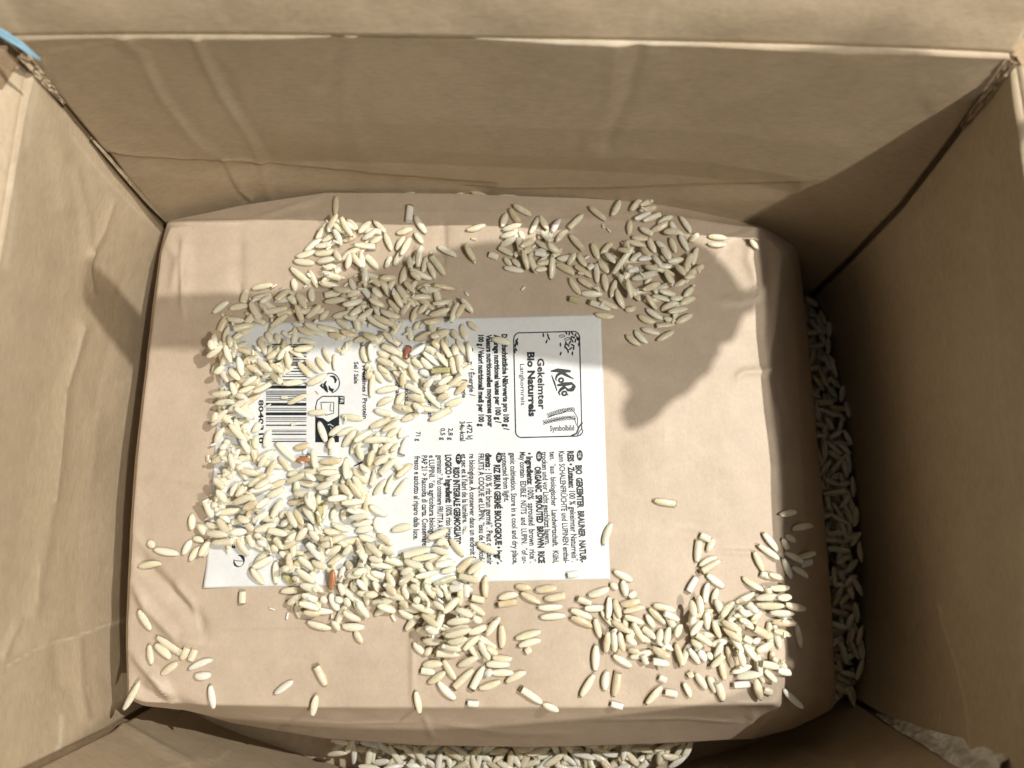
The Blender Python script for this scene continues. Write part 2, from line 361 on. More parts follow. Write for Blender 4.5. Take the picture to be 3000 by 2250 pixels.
ingredient = [
 ((1724,262),(1767,1163),[("BIO  GEKEIMTER  BRAUNER  NATUR-",B_)]),
 ((1648,130),(1690,1160),[("REIS • Zutaten:",B_),("100 % gekeimter Naturreis*.",0)]),
 ((1565,132),(1613,1165),[("Kann SCHALENFRÜCHTE und LUPINEN enthal-",0)]),
 ((1482,135),(1515,1168),[("ten.  *aus  biologischer  Landwirtschaft.  Kühl,",0)]),
 ((1407,138),(1440,1000),[("trocken und vor Licht geschützt lagern.",0)]),
 ((1345,275),(1382,1170),[("ORGANIC  SPROUTED  BROWN  RICE",B_)]),
 ((1268,145),(1302,1165),[("• Ingredients:",B_),("100%  sprouted  brown  rice*.",0)]),
 ((1205,140),(1226,1170),[("May contain  EDIBLE  NUTS  and  LUPIN.  *of or-",0)]),
 ((1115,145),(1142,1178),[("ganic cultivation. Store in a cool and dry place,",0)]),
 ((1037,148),(1062,600),[("protected from light.",0)]),
 ((968,258),(988,1180),[("RIZ BRUN GERMÉ BIOLOGIQUE • Ingré-",B_)]),
 ((890,150),(905,1182),[("dients :",B_),("100 % riz brun germé*. Peut contenir",0)]),
 ((822,155),(832,1150),[("FRUITS À COQUE et LUPIN. *issu de l'agricul-",0)]),
 ((738,158),(748,1125),[("re biologique. À conserver dans un endroit f",0)]),
 ((664,158),(678,800),[("et sec et à l'abri de la lumière.",0)]),
 ((592,282),(606,1000),[("RISO INTEGRALE GERMOGLIATO",B_)]),
 ((518,165),(530,1010),[("LOGICO • Ingredienti:",B_),("100% riso integrale",0)]),
 ((440,168),(446,1010),[("germinato*. Può contenere FRUTTA A GUSCIO",0)]),
 ((365,170),(372,960),[("e LUPINI. *da agricoltura biologica.",0)]),
 ((298,172),(306,1085),[("PAP 21 > Raccolta di carta. Conservare in l",0)]),
 ((232,178),(222,952),[("fresco e asciutto al riparo dalla luce.",0)])]
for a, b, runs in ingredient: inkmesh('text_line', text_on(z2(*a), z2(*b), runs, 17 if runs[0][1] == 0 else 18.5))
for (cx, cy), s in (((1733,172),'DE'),((1356,180),'GB'),((985,193),'FR'),((612,205),'IT')):
    o = inkmesh('language_badge', [disc([z2(*p) for p in ell(cx, cy, 28, 50)[:-1]])])
    a, b = z2(cx, cy-22), z2(cx, cy+22); INKZ = .24; inkmesh('badge_letters', text_on(a, b, [(s, .01)], 9), M_white); INKZ = .20
nutr = [((507,392),(530,1505),[("Durchschnittliche Nährwerte pro 100 g /",B_)]),((415,396),(437,1425),[("Average nutritional values per 100 g /",B_)]),
 ((327,398),(347,1470),[("Valeurs nutritionnelles moyennes pour",B_)]),((236,402),(240,1462),[("100 g / Valori nutrizionali medi per 100 g",B_)]),
 ((112,560),(135,1110),[("Energy / Énergie /",0)]),((100,1410),(110,1610),[("1472 kJ",0)]),((18,1400),(25,1630),[("348 kcal",0)])]
for a, b, runs in nutr: inkmesh('text_line', text_on(z1_(*a), z1_(*b), runs, 16.5))
G = 3000/2212
for a, b, t in (((974,925),(974,951),"2,8 g"),((957,925),(957,951),"0,5 g"),((904,933),(904,953),"71 g"),((770,782),(770,829),"Sel / Sale"),((788,760),(789,905),"Sel / Protéines / Protein"),((783,735),(783,758),"Salt /"),
                ((1003,820),(1003,860),"Énergie"),((968,750),(968,840),"Fett / Fat / Lipides"),((930,860),(930,900),"Grassi"),((880,830),(880,890),"Glucides /"),((860,780),(860,860),"Carboidrati")):
    inkmesh('text_line', text_on((a[0]*G, a[1]*G), (b[0]*G, b[1]*G), [(t, 0)], 14))
fr = [(690,378),(1300,362)]+ell(1302,432,72,72,0,8,-90,0)+[(1400,1500)]+ell(1340,1500,72,72,0,8,0,90)+[(700,1588)]+ell(702,1520,68,68,0,8,90,180)+[(612,450)]+ell(686,448,72,72,0,8,180,270)
inkmesh('printed_frame', [stroke_px(dense([z1_(*p) for p in fr]), 3.6, True)], M_ink, 'thin rounded frame round the product name')
inkmesh('title_lettering', text_on(z1_(926,672), z1_(942,1268), [("Gekeimter", .03)], 21))
inkmesh('title_lettering', text_on(z1_(812,600), z1_(832,1350), [("Bio Naturreis", .045)], 22))
inkmesh('title_lettering', text_on(z1_(712,738), z1_(724,1216), [("Langkornreis", .006)], 14))
inkmesh('title_lettering', text_on(z1_(1030,1482), z1_(1312,1472), [("Symbolbild", 0)], 17), M_ink_soft)
lg = [([(1040,822),(1120,812),(1200,818),(1272,822)],[3,9,8,5]),([(1160,830),(1230,872),(1306,912)],[9,6,2]),([(1165,835),(1115,868),(1098,905),(1106,935)],[8,6,4,2]),
      ([(1114,985),(1200,972),(1292,962)],[4,9,6]),([(1292,962),(1310,995),(1290,1035),(1240,1040),(1205,1005),(1198,985)],[3,9,8,5,3]),([(1208,1000),(1160,1030),(1132,1068),(1150,1102)],[7,7,4,2]),([(1050,868),(1085,960),(1112,1050)],[2,4,2])]
inkmesh('logo_lettering', [stroke_px(dense([z1_(*p) for p in pl], 3), [q*1.4 for q in w]) for pl, w in lg]+[stroke_px([z1_(*p) for p in ell(cx, cy, 26, 22, -15)], 6) for cx, cy in ((1160,925),(1198,1078))]+[stroke_px([z1_(*p) for p in [(1222,1078),(1238,1092),(1240,1105)]], 3)], M_ink, 'hand-lettered logo reading KoRo')
for cx, cy, r in ((1220,378,70),(1255,385,100),(1290,385,60),(1325,405,110),(1345,440,80),(1362,450,95),(1300,430,30),(1275,440,100),(1290,470,60),(1262,490,120),(1325,470,100),(1215,500,85),(1205,535,95),(1240,520,50),(1295,520,30),(1305,555,100),(1270,560,140),(1240,590,85),(1292,615,95),(1365,510,95),(1225,560,60),
                  (1152,515,90),(1155,618,110),(955,405,88),(1008,408,75),(992,478,110),(1018,440,60),(640,480,80),(650,460,120),(632,520,95),(625,590,80),(640,570,60),(655,500,95)):
    inkmesh('printed_grain', [disc([z1_(*p) for p in ell(cx, cy, 27, 10, r, 8)[:-1]])])
for cx, cy, r in ((1170,415,0),(1230,447,-20)): inkmesh('printed_grain', [stroke_px([z1_(*p) for p in ell(cx, cy, 32, 13, r, 12)], 2.2)])
pl = [stroke_px(dense([z1_(*p) for p in q], 4), w) for q, w in (([(1020,1345),(1090,1325),(1180,1305),(1260,1250),(1310,1290),(1350,1360),(1352,1480)],2.4),([(965,1420),(1050,1395),(1150,1370),(1250,1352),(1315,1372),(1340,1450)],2.4),([(1410,1415),(1370,1460),(1340,1540),(1275,1570)],5),([(1405,1480),(1370,1520),(1350,1565)],3),([(1412,1530),(1380,1555)],3))]
for (a, b) in (((1010,1335),(1300,1262)),((960,1415),(1310,1360))):
    for i in range(12):
        t = i/11; x = a[0]+(b[0]-a[0])*t; y = a[1]+(b[1]-a[1])*t-14*math.sin(t*3.1)
        pl.append(stroke_px([z1_(*p) for p in ell(x, y-13, 15, 8, 30, 8)], 1.6)); pl.append(stroke_px([z1_(*p) for p in ell(x+8, y+13, 15, 8, -30, 8)], 1.6))
inkmesh('printed_rice_plant', pl, M_ink, 'line drawing of two drooping rice panicles')
# barcode: bars (y0, y1) in the crop, two lengths
bars = [(20,26),(36,44),(60,66),(76,84),(100,108),(122,128),(142,152),(156,166),(182,188),(200,208),(222,226),(236,242),(258,264),(280,286),(300,320),(334,340),(346,353),(358,364),(370,375),(383,388),(394,400),(416,436),(450,455),(462,468),(480,500),(514,519),(524,528),(538,543),(563,571),(598,602),(608,613),(624,632),(658,662),(672,679)]
for y0, y1 in bars:
    x0 = 415 if 240 < y0 < 575 else 455
    a0, a1, b0, b1 = z3(x0, y0), z3(688, y0), z3(x0-2, y1), z3(686, y1); n = 12
    up_ = [onbag_fast((a0[0]+(a1[0]-a0[0])*i/n, a0[1]+(a1[1]-a0[1])*i/n))[:2] for i in range(n+1)]
    dn_ = [onbag_fast((b0[0]+(b1[0]-b0[0])*i/n, b0[1]+(b1[1]-b0[1])*i/n))[:2] for i in range(n+1)]
    inkmesh('barcode_bar', [(up_+dn_, [(i, n+1+i, n+2+i, i+1) for i in range(n)])])
inkmesh('barcode_digits', text_on(z3(382,395), z3(382,690), [("8040310", 0)], 15))
inkmesh('text_line', text_on(z3(276,515), z3(272,625), [("10827 B", 0)], 11))
inkmesh('weight_lettering', text_on(z3(200,1352), z3(200,1402), [("g", .02)], 24))
inkmesh('weight_lettering', [stroke_px([z3(*p) for p in ell(232,1483,34,38,0,28,-100,200)], [1.5, 9, 2, 1.5, 6, 2]), stroke_px([z3(*p) for p in ((198,1480),(266,1484))], 1.8)], M_ink, 'estimated weight sign e')
inkmesh('printed_rule', [stroke_px(dense([z3(640,778), z3(860,780)], 10), 2)])
ic = [stroke_px([z3(*p) for p in ell(848,282,62,66,0,26,-110,80)], 3.2)]
ic += [stroke_px([z3(*p) for p in q], w) for q, w in (([(845,235),(872,240),(885,262),(880,282)],[3,10,4]),([(830,345),(815,318),(808,290),(822,268)],[4,12,8,3]),([(868,335),(845,322),(838,300)],[12,8,2]),([(795,285),(785,300),(800,318)],[3,8,4]))]+[disc([z3(*p) for p in ell(884,262,9,8)[:-1]])]
inkmesh('recycling_symbol', ic, M_ink, 'round recycling symbol with curved arrows')
ic = [stroke_px(dense([z3(*p) for p in ((750,680),(750,440),(760,400),(795,372),(935,372))], 6), 3.2), stroke_px(dense([z3(*p) for p in ((905,372),(905,500),(903,680))], 6), 3),
      stroke_px(dense([z3(*p) for p in ((785,412),(872,412),(870,486),(820,500),(790,470),(785,412))], 5), 2.2), stroke_px(dense([z3(*p) for p in ((850,420),(846,470),(862,470))], 5), 2),
      disc([z3(*p) for p in ((748,510),(800,520),(832,545),(903,505),(903,682),(750,682))]), disc([z3(*p) for p in ((908,372),(944,372),(944,426),(908,426))])]
inkmesh('pouch_symbol', ic, M_ink, 'bag recycling pictogram with black lower half')
INKZ = .24
inkmesh('badge_letters', text_on(z3(926,378), z3(926,420), [("FR", .01)], 11), M_white)
inkmesh('pouch_symbol_print', [stroke_px([z3(*p) for p in q], 2.2) for q in (((820,570),(845,560),(870,575)), ((815,585),(815,615),(840,620)), ((850,580),(860,610),(880,590)), ((820,640),(860,645),(885,635)))], M_white)
INKZ = .20
inkmesh('printed_rule', [stroke_px([F_ for F_ in ((950+450/5.185,1200+862/5.185),(950+580/5.185,1200+798/5.185))], [3, 6])])

# ================================================================== the cardboard box
CT = {'TL': [(0,-106,96.5),(40,-104,95.5),(72,-103,97.5),(95,-102.4,99.5),(113,-102,101)],
      'TR': [(0,101,84),(41,100.3,84.8),(70,100.6,87),(90,101,91.5),(115,101,97)],
      'BL': [(0,-107,-43),(40,-104.6,-45),(110,-103.6,-46)],
      'BR': [(0,103.5,-43),(30,102,-44.5),(112,101,-45)]}
def corner(k, z):
    a = np.array(CT[k], float); return np.stack([np.interp(z, a[:, 0], a[:, 1]), np.interp(z, a[:, 0], a[:, 2])], -1)
def wall(name, A, B, ztop, bow, nrm, creases, scuffs, res=.62, label=None, seed=1.0, mat=None, steps=(), pw=3.2):
    L = np.linalg.norm(corner(A, 0.)-corner(B, 0.)); nu = int(L/res); nv = int(ztop/res)
    U, Vv = np.meshgrid(np.linspace(.0045, .9955, nu+1), np.linspace(0, 1, nv+1)); u = U.ravel(); v = Vv.ravel(); z = .6+v*(ztop-.6)
    P = corner(A, z)*(1-u[:, None])+corner(B, z)*u[:, None]
    prof = 1-np.abs(2*u-1)**pw
    P = P + np.array(nrm)*(-prof*bow(z))[:, None]                 # nrm points into the box
    P3 = np.column_stack([P, z]); px = proj(P3)
    s = (P3[:, 0] if abs(nrm[1]) > .5 else P3[:, 1])
    cs, cz = np.meshgrid(np.linspace(s.min(), s.max(), 90), np.linspace(0, ztop, 60))
    nb = (fbm(cs.ravel(), cz.ravel(), seed, .018, 2)*1.3+fbm(cs.ravel(), cz.ravel(), seed+5, .07, 2)*.08).reshape(cs.shape)
    d = bil(nb, cs[0], cz[:, 0], s, z)*np.clip(prof*3, 0, 1)
    for poly, h, w in creases:
        q, tt = segdist(px, poly); m = q < 4*w; d[m] += .75*h*np.exp(-(q[m]/w)**2)
    for poly, w, a in scuffs:
        q, tt = segdist(px, poly); m = q < (4*w+12 if w < 4.6 else 0); d[m] += .22*min(1, a*1.5)*np.exp(-(q[m]/(w+3))**2)
    for poly, h, w in steps:                                     # a fold: surface tilts away on one side
        q = sidedist(px, poly); d += h*np.clip(1-np.abs(q)/w, 0, 1)*(q > 0)*(1-np.exp(-np.abs(q)/9))
    P3[:, :2] += np.outer(d, nrm)
    sc = np.zeros(len(P3))
    nz = None
    for poly, w, a in scuffs:
        q, tt = segdist(px, poly); m = q < 4*w; sc[m] = np.maximum(sc[m], a*np.exp(-(q[m]/w)**2)*(.35+.65*np.abs(np.sin(tt[m]*37+w))**.5))
    F = [(j*(nu+1)+i, j*(nu+1)+i+1, (j+1)*(nu+1)+i+1, (j+1)*(nu+1)+i) for j in range(nv) for i in range(nu)]
    n0 = np.array([nrm[0], nrm[1], 0.])
    c = np.cross(P3[1]-P3[0], P3[nu+1]-P3[0]);
    if c@n0 < 0: F = [f[::-1] for f in F]
    # outer liner, 3.5 mm behind, joined round the edge
    N = len(P3); ring = list(range(nu+1))+[j*(nu+1)+nu for j in range(1, nv+1)]+[nv*(nu+1)+i for i in range(nu-1, -1, -1)]+[j*(nu+1) for j in range(nv-1, 0, -1)]
    F += [tuple(N+q for q in f[::-1]) for f in F]
    V = np.vstack([P3, P3-n0*3.5]); M = len(ring)
    for i in range(M):
        k = (i+1) % M; q = (ring[i], ring[k], N+ring[k], N+ring[i]); F.append(q if c@n0 < 0 else q[::-1])
    o = mesh(name, V, F, mat or M_card); put(o, box); attr(o, 'scuff', np.r_[sc, sc*0+.1])
    if label: o['label'] = label
    return o
box = empty('cardboard_box', (0, 25, 0))
tag(box, 'open brown cardboard box with crumpled side walls and folded-out flaps, seen from above', 'cardboard box')
fl = bmesh.new()
b0 = [corner('TL', 0.), corner('TR', 0.), corner('BR', 0.), corner('BL', 0.)]
midf = [(0, -64), (0, 104), (112, 20)]
base = [(-110, 101), (0, 106), (104, 101), (113, 60), (113, 0), (107, -47), (60, -72), (-60, -72), (-110, -47)]
fo = mesh('bottom_panel', [(x, y, 0) for x, y in base]+[(x, y, -4) for x, y in base], [tuple(range(9))[::-1], tuple(range(9, 18))]+[(i, (i+1) % 9, 9+(i+1) % 9, 9+i) for i in range(9)], M_card_side, smooth=False)
put(fo, box)
wall('side_panel', 'TL', 'TR', 115.5, lambda z: np.interp(z, [0, 60, 85, 115], [13, 12, 6, 1.5]), (0, -1),
     creases=[([(330,0),(350,110),(420,170),(480,290),(560,390),(640,460),(730,585)],.7,18),([(520,0),(570,110),(600,180),(650,280),(740,410),(765,480),(795,590)],.7,14),
              ([(440,180),(500,300),(600,420)],-.5,18),([(640,200),(700,330),(800,470)],-.5,22),([(1870,150),(1835,300),(1780,420)],-.7,22),([(1800,150),(1790,300),(1720,420)],.5,26),
              ([(1020,120),(1010,300),(1060,450),(1100,545)],.35,30),([(1000,115),(960,260)],-.3,30),([(640,470),(690,560),(720,590)],-.9,9),([(2480,150),(2300,260),(2050,330)],.5,40),([(2700,330),(2560,440),(2380,560)],-.6,30)],
     scuffs=[([(150,150),(300,130),(450,118),(620,117),(900,116),(1300,117)],5,.35),([(1180,118),(1500,123),(1850,130),(2060,128),(2300,124),(2700,138)],7,.75),([(1450,128),(1700,138),(1950,150)],12,.35),([(340,448),(400,459),(560,463)],2.2,.55),([(700,462),(850,486),(1000,497)],2.2,.55),([(655,462),(735,465)],5,.6),
             ([(1480,548),(1700,547),(2000,549),(2230,538)],2,.35),([(570,120),(600,180),(650,280),(740,410)],9,.16),([(420,170),(480,290),(560,390),(620,450)],9,.14),([(700,555),(740,580)],6,.5),([(1990,118),(2170,112)],5,.6),([(130,180),(145,260),(200,330),(260,410),(340,445)],4,.35),([(220,200),(330,160)],8,.2)],
     steps=[([(340,452),(400,460),(620,465),(740,472),(1000,496),(1400,530)],-1.3,60),([(1400,550),(1700,549),(2300,538)],-1.0,50)],
     label='large back wall of the box with long diagonal wrinkles and a shadow across its corner', seed=2.2)
wall('side_panel', 'BL', 'TL', 107, lambda z: np.interp(z, [0, 50, 80, 107], [7, 7, 4, 0]), (1, 0),
     creases=[([(265,740),(262,790),(275,860)],.5,10),([(245,960),(225,1050),(200,1130),(185,1250),(165,1460)],.9,22),([(325,600),(300,680),(262,760)],.5,14),([(220,500),(255,640),(262,740)],.6,16),([(160,1500),(115,1740),(110,1790)],.6,20),([(290,1230),(280,1350),(250,1500)],.5,22),
              ([(100,240),(180,420),(200,600)],.6,30),([(60,1820),(10,1920)],.5,10),([(230,1880),(240,2040),(250,2100)],.6,16),([(170,1880),(180,2000)],-.5,20)],
     scuffs=[([(245,960),(225,1050),(200,1130)],4,.6),([(195,1150),(186,1250),(180,1330),(165,1470)],3,.45),([(265,745),(262,790),(272,850)],2.5,.5),([(325,600),(300,680),(265,745)],2,.4),([(0,1962),(60,1928),(110,1898),(200,1873),(310,1832),(365,1818)],4.5,.85),([(180,2100),(176,2180),(165,2205)],7,.8),([(120,1650),(112,1760)],2.5,.3),([(70,1820),(8,1915)],2.5,.4),
             ([(30,450),(45,600),(20,780)],9,.4),([(110,200),(95,300),(80,420)],12,.35),([(210,400),(290,500),(380,600),(480,690)],4,.35),([(258,2010),(262,2040)],3,.3)],
     steps=[([(365,1818),(310,1832),(200,1873),(110,1898),(60,1928),(0,1962)],1.1,60)],
     label='left wall of the box with thin pale crease lines', seed=7.7)
wall('side_panel', 'TR', 'BR', 114, lambda z: np.interp(z, [0, 14, 60, 114], [7.5, 7.0, 3.5, 0]), (-1, 0),
     creases=[([(2750,1780),(2800,1930),(2830,2050),(2855,2240)],.8,22),([(2900,400),(2890,600),(2925,900),(2940,1200),(2975,1450)],.5,24),([(2700,600),(2710,900),(2650,1300)],.5,34),([(2620,2120),(2680,2200)],.6,20)],
     scuffs=[([(2760,1800),(2800,1930),(2830,2050),(2850,2200)],3.5,.4),([(2905,450),(2890,600),(2925,900),(2940,1200),(2975,1450)],4,.16),([(2990,1500),(2985,2000)],6,.3),([(2705,640),(2712,720)],4,.2),([(2755,1770),(2768,1800)],4,.4)],
     label='right wall of the box, in shade, with a crinkled lower part', seed=12.5)
wall('side_panel', 'BR', 'BL', 110, lambda z: np.interp(z, [0, 12, 60, 110], [25, 24, 20, 18]), (0, 1),
     creases=[([(360,2130),(450,2180),(560,2235)],.9,14),([(2350,2200),(2500,2240)],.5,12)],
     scuffs=[([(360,2125),(450,2178),(560,2228),(640,2220),(672,2200)],5,.45),([(450,2250),(560,2235),(650,2222)],3,.3)],
     label='front wall of the box below the bag', seed=21., pw=2.3)
def flap(hinge0, hinge1, out, lean, length, label, seed, sag=0., pw=3.2):
    h0, h1 = np.array(hinge0, float), np.array(hinge1, float); n = int(np.linalg.norm(h1-h0)/1.2); m = int(length/1.2)
    o = np.array(out, float); d = o*math.sin(lean)+np.array([0, 0, 1.])*math.cos(lean); nn = -o*math.cos(lean)+np.array([0, 0, 1.])*math.sin(lean)
    V = []; U = []
    for j in range(m+1):
        for i in range(n+1):
            a = h0+(h1-h0)*i/n+o*sag*(1-abs(2*i/n-1)**pw); w = 1.5*noise.fractal(Vector((i*1.2*.022, j*1.2*.022, seed)), 1., 2., 3)*min(1, j/6)
            roll = min(1, j*1.2/4.5)
            V.append(a+d*(j*1.2)+nn*w+o*.35*(1-roll)); 
    V = np.array(V); N = len(V); F = [(j*(n+1)+i, j*(n+1)+i+1, (j+1)*(n+1)+i+1, (j+1)*(n+1)+i) for j in range(m) for i in range(n)]
    c = np.cross(V[1]-V[0], V[n+1]-V[0]); fl_ = c@nn < 0
    if fl_: F = [f[::-1] for f in F]
    ring = list(range(n+1))+[j*(n+1)+n for j in range(1, m+1)]+[m*(n+1)+i for i in range(n-1, -1, -1)]+[j*(n+1) for j in range(m-1, 0, -1)]
    M = len(ring); VV = np.vstack([V, V[ring]-nn*3.2])
    for i in range(M):
        k = (i+1) % M; q = (ring[i], ring[k], N+k, N+i); F.append(q if fl_ else q[::-1])
    F.append(tuple(N+i for i in range(M)))
    ob = mesh('flap', VV, F, M_card); put(ob, box); ob['label'] = label
    px = proj(VV); sc = np.zeros(len(VV))
    for poly, w, a in [([(0,0),(60,100),(130,180)],16,.4),([(1910,0),(1905,110)],8,.2),([(1970,60),(2010,90)],8,.4)]:
        q, tt = segdist(px, poly); sc = np.maximum(sc, a*np.exp(-(q/w)**2))
    attr(ob, 'scuff', sc); return ob
flap((-104, 101.5, 115.3), (101, 97.5, 115.3), (0, 1, 0), math.radians(24), 70, 'back flap of the box standing up above the back wall', 3., 1.5)
flap((-103.6, -45, 107.4), (-102.9, 100, 107.4), (-1, 0, 0), math.radians(55), 60, 'left flap of the box folded outward', 5.)
flap((102, 96, 114.4), (102, -44, 114.4), (1, 0, 0), math.radians(84), 60, 'right flap of the box folded outward', 8.)
flap((101, -47, 110.4), (-103, -48, 110.4), (0, -1, 0), math.radians(82), 60, 'front flap of the box folded outward', 9., 18., 2.3)
def strip(name, path, widths, mat, lab=None, thick=.25, jitter=.8, seed=0, normal=(0, 0, 1), stp=1.0, m=7):
    rr = random.Random(seed); P = []; 
    for a, b in zip(path[:-1], path[1:]):
        k = max(2, int(np.linalg.norm(np.array(b)-np.array(a))/stp)); P += [np.array(a, float)+(np.array(b, float)-np.array(a, float))*i/k for i in range(k)]
    P.append(np.array(path[-1], float)); P = np.array(P); n = len(P); w = np.interp(np.linspace(0, 1, n), np.linspace(0, 1, len(widths)), widths)
    T = np.gradient(P, axis=0); T /= np.linalg.norm(T, axis=1)[:, None]; nn = np.array(normal, float); nn /= np.linalg.norm(nn)
    Sd = np.cross(T, nn); Sd /= np.linalg.norm(Sd, axis=1)[:, None]; V = []
    for lay in (0, 1):
        rr = random.Random(seed)
        for i in range(n):
            for j in range(m+1):
                t = j/m-.5; q = P[i]+Sd[i]*w[i]*(t+rr.uniform(-.03, .03))+nn*(rr.uniform(-1, 1)*jitter*(.35 if j in (0, m) else 1)) - nn*thick*lay
                V.append(q)
    N = n*(m+1); F = [(i*(m+1)+j, i*(m+1)+j+1, (i+1)*(m+1)+j+1, (i+1)*(m+1)+j) for i in range(n-1) for j in range(m)]
    F += [tuple(N+q for q in f[::-1]) for f in F]
    for i in range(n-1):
        a, b = i*(m+1), (i+1)*(m+1); F += [(a, b, b+N, a+N), (a+m, a+m+N, b+m+N, b+m)]
    F += [tuple([j, j+1, j+1+N, j+N]) for j in range(m)]+[tuple([(n-1)*(m+1)+j+N, (n-1)*(m+1)+j+1+N, (n-1)*(m+1)+j+1, (n-1)*(m+1)+j]) for j in range(m)]
    o = mesh(name, V, F, mat, smooth=jitter < .3); put(o, box)
    if lab: o['label'] = lab
    return o
def gap_backing(k, ztop, lab):  # strip added behind a corner gap, blocks light so the slit stays dark
    V = []; F = []; zs = np.linspace(0, ztop, 24); sx = 1 if k[1] == 'R' else -1; sy = 1 if k[0] == 'T' else -1
    for z in zs:
        c = corner(k, z); q = [(-7*sx, 3.8*sy), (-1.2*sx, 2.6*sy), (1.6*sx, 1.6*sy), (2.6*sx, -1.2*sy), (3.8*sx, -7*sy), (6*sx, -7*sy), (6*sx, 6*sy), (-7*sx, 6*sy)]
        V += [(c[0]+a, c[1]+b, z) for a, b in q]
    for i in range(len(zs)-1):
        for j in range(8): F.append((i*8+j, i*8+(j+1) % 8, (i+1)*8+(j+1) % 8, (i+1)*8+j))
    F += [tuple(range(8)), tuple(range((len(zs)-1)*8, len(zs)*8))]
    o = mesh('corner_gap_backing', V, F, M_core, smooth=False); put(o, box)
    bm = bmesh.new(); bm.from_mesh(o.data); bmesh.ops.recalc_face_normals(bm, faces=bm.faces); bm.to_mesh(o.data); bm.free()
for k_, z_ in (('TL', 113), ('TR', 114), ('BL', 108), ('BR', 110)): gap_backing(k_, z_, '')
# torn corner edges, clear tape and a blue strip: along the corner lines
strip('corner_tape', [(101.2,-43.9,24),(101.0,-44.0,34),(100.2,-43.6,50),(99.8,-43.4,64),(99.5,-43.4,82)], [.8, 3.0, 4.2, 6.5, 8.5], M_tape, 'crumpled glossy clear tape in the front right corner', jitter=.9, stp=2.6, m=3, seed=4, normal=(-.7, .7, .25))
strip('torn_edge', [(-102.4,95.4,38),(-101.6,95.2,55),(-101.0,96.0,72),(-101.6,97.6,84)], [.5, .9, 1.0, .5], M_card, 'frayed torn cardboard edge in the back left corner', jitter=.22, seed=6, normal=(.7, -.7, .2))
strip('torn_edge', [(-101.4,99.2,96),(-100.6,99.0,104),(-100.4,99.6,113)], [.8, 1.8, 2.2], M_card, 'crumpled rim of the back left corner', jitter=.6, seed=9, normal=(.7, -.7, .4))
strip('torn_edge', [(99.8,92.0,98),(99.6,93.5,107),(100.2,95.8,116)], [.8, 1.6, 2.2], M_card, 'frayed cardboard at the back right corner of the rim', jitter=.6, seed=12, normal=(-.7, -.7, .4))
strip('blue_strip', [(*unp(118,176,117), 117.), (*unp(60,132,119), 119.), (*unp(0,95,122), 122.), (*unp(-70,60,126), 126.)], [.4, 1.3, 1.7, 2.2], M_blue, 'added blue strip at the flap gap, for a blue thing outside the box', jitter=.12, seed=3, normal=(.45, -.8, .5))  # stands in for the blue outside object glimpsed between the flaps

# ================================================================== rice
def grain_mesh(name, seed, kind, mat):
    """one grain along x, unit length 1 in x (scaled per grain), width and height in mm"""
    r = random.Random(seed); nr, ns = 13, 10; V = []; F = []
    b0, b1 = (('r', 'r'), ('r', 'f'), ('f', 'f'))[kind]
    bend = r.uniform(-.22, .22); wob = r.uniform(0, 6.28)
    for i in range(nr):
        t = -1+2*i/(nr-1)
        def prof(t):
            if t < 0: k = b0; s = -t
            else: k = b1; s = t
            if k == 'f': return 1-.10*s**2
            return max(0.0, 1-s**2.1)**.62
        if (i == 0 and b0 == 'r') or (i == nr-1 and b1 == 'r'): continue
        p = prof(t); yb = bend*(1-t*t)
        tt = t*.5 if not (abs(t) == 1) else t*.5
        for j in range(ns):
            a = 2*math.pi*j/ns; rr = 1+.035*math.cos(4*a+wob)+r.uniform(-.012, .012)
            y = .97*p*rr*math.cos(a); z = .63*p*rr*math.sin(a)
            if t > .55 and b1 == 'r': y -= .16*(t-.55)/.45
            V.append((tt, (y+yb), z))
    n = len(V)//ns
    for i in range(n-1):
        for j in range(ns): k = (j+1) % ns; F.append((i*ns+j, i*ns+k, (i+1)*ns+k, (i+1)*ns+j))
    def cap(row, t, flip, k):
        if k == 'f': F.append(tuple(row*ns+j for j in (range(ns) if flip else range(ns-1, -1, -1))))
        else:
            V.append((t, bend*0-(.16 if t > 0 else 0), 0)); c = len(V)-1
            for j in range(ns):
                q = (row*ns+j, row*ns+(j+1) % ns, c); F.append(q if flip else q[::-1])
    cap(0, -.5, False, b0); cap(n-1, .5, True, b1)
    V = [(x, y*MM, z*MM) for x, y, z in V]; F = [f for f in F]
    me = bpy.data.meshes.new(name); me.from_pydata(V, [], F); me.update(); me.validate()
    bm = bmesh.new(); bm.from_mesh(me); bmesh.ops.recalc_face_normals(bm, faces=bm.faces); bm.to_mesh(me); bm.free()
    me.polygons.foreach_set('use_smooth', [len(p.vertices) < 5 for p in me.polygons]); me.materials.append(mat); return me
GM = {}
for nm, mt in (('', M_rice), ('w', M_chalk), ('r', M_red), ('o', M_orange), ('g', M_green)):
    for kd in (0, 1, 2):
        for sd in range(6 if nm == '' and kd == 0 else 2): GM[(nm, kd, sd)] = grain_mesh('rice_grain_mesh', sd*17+kd*5+3, kd, mt)

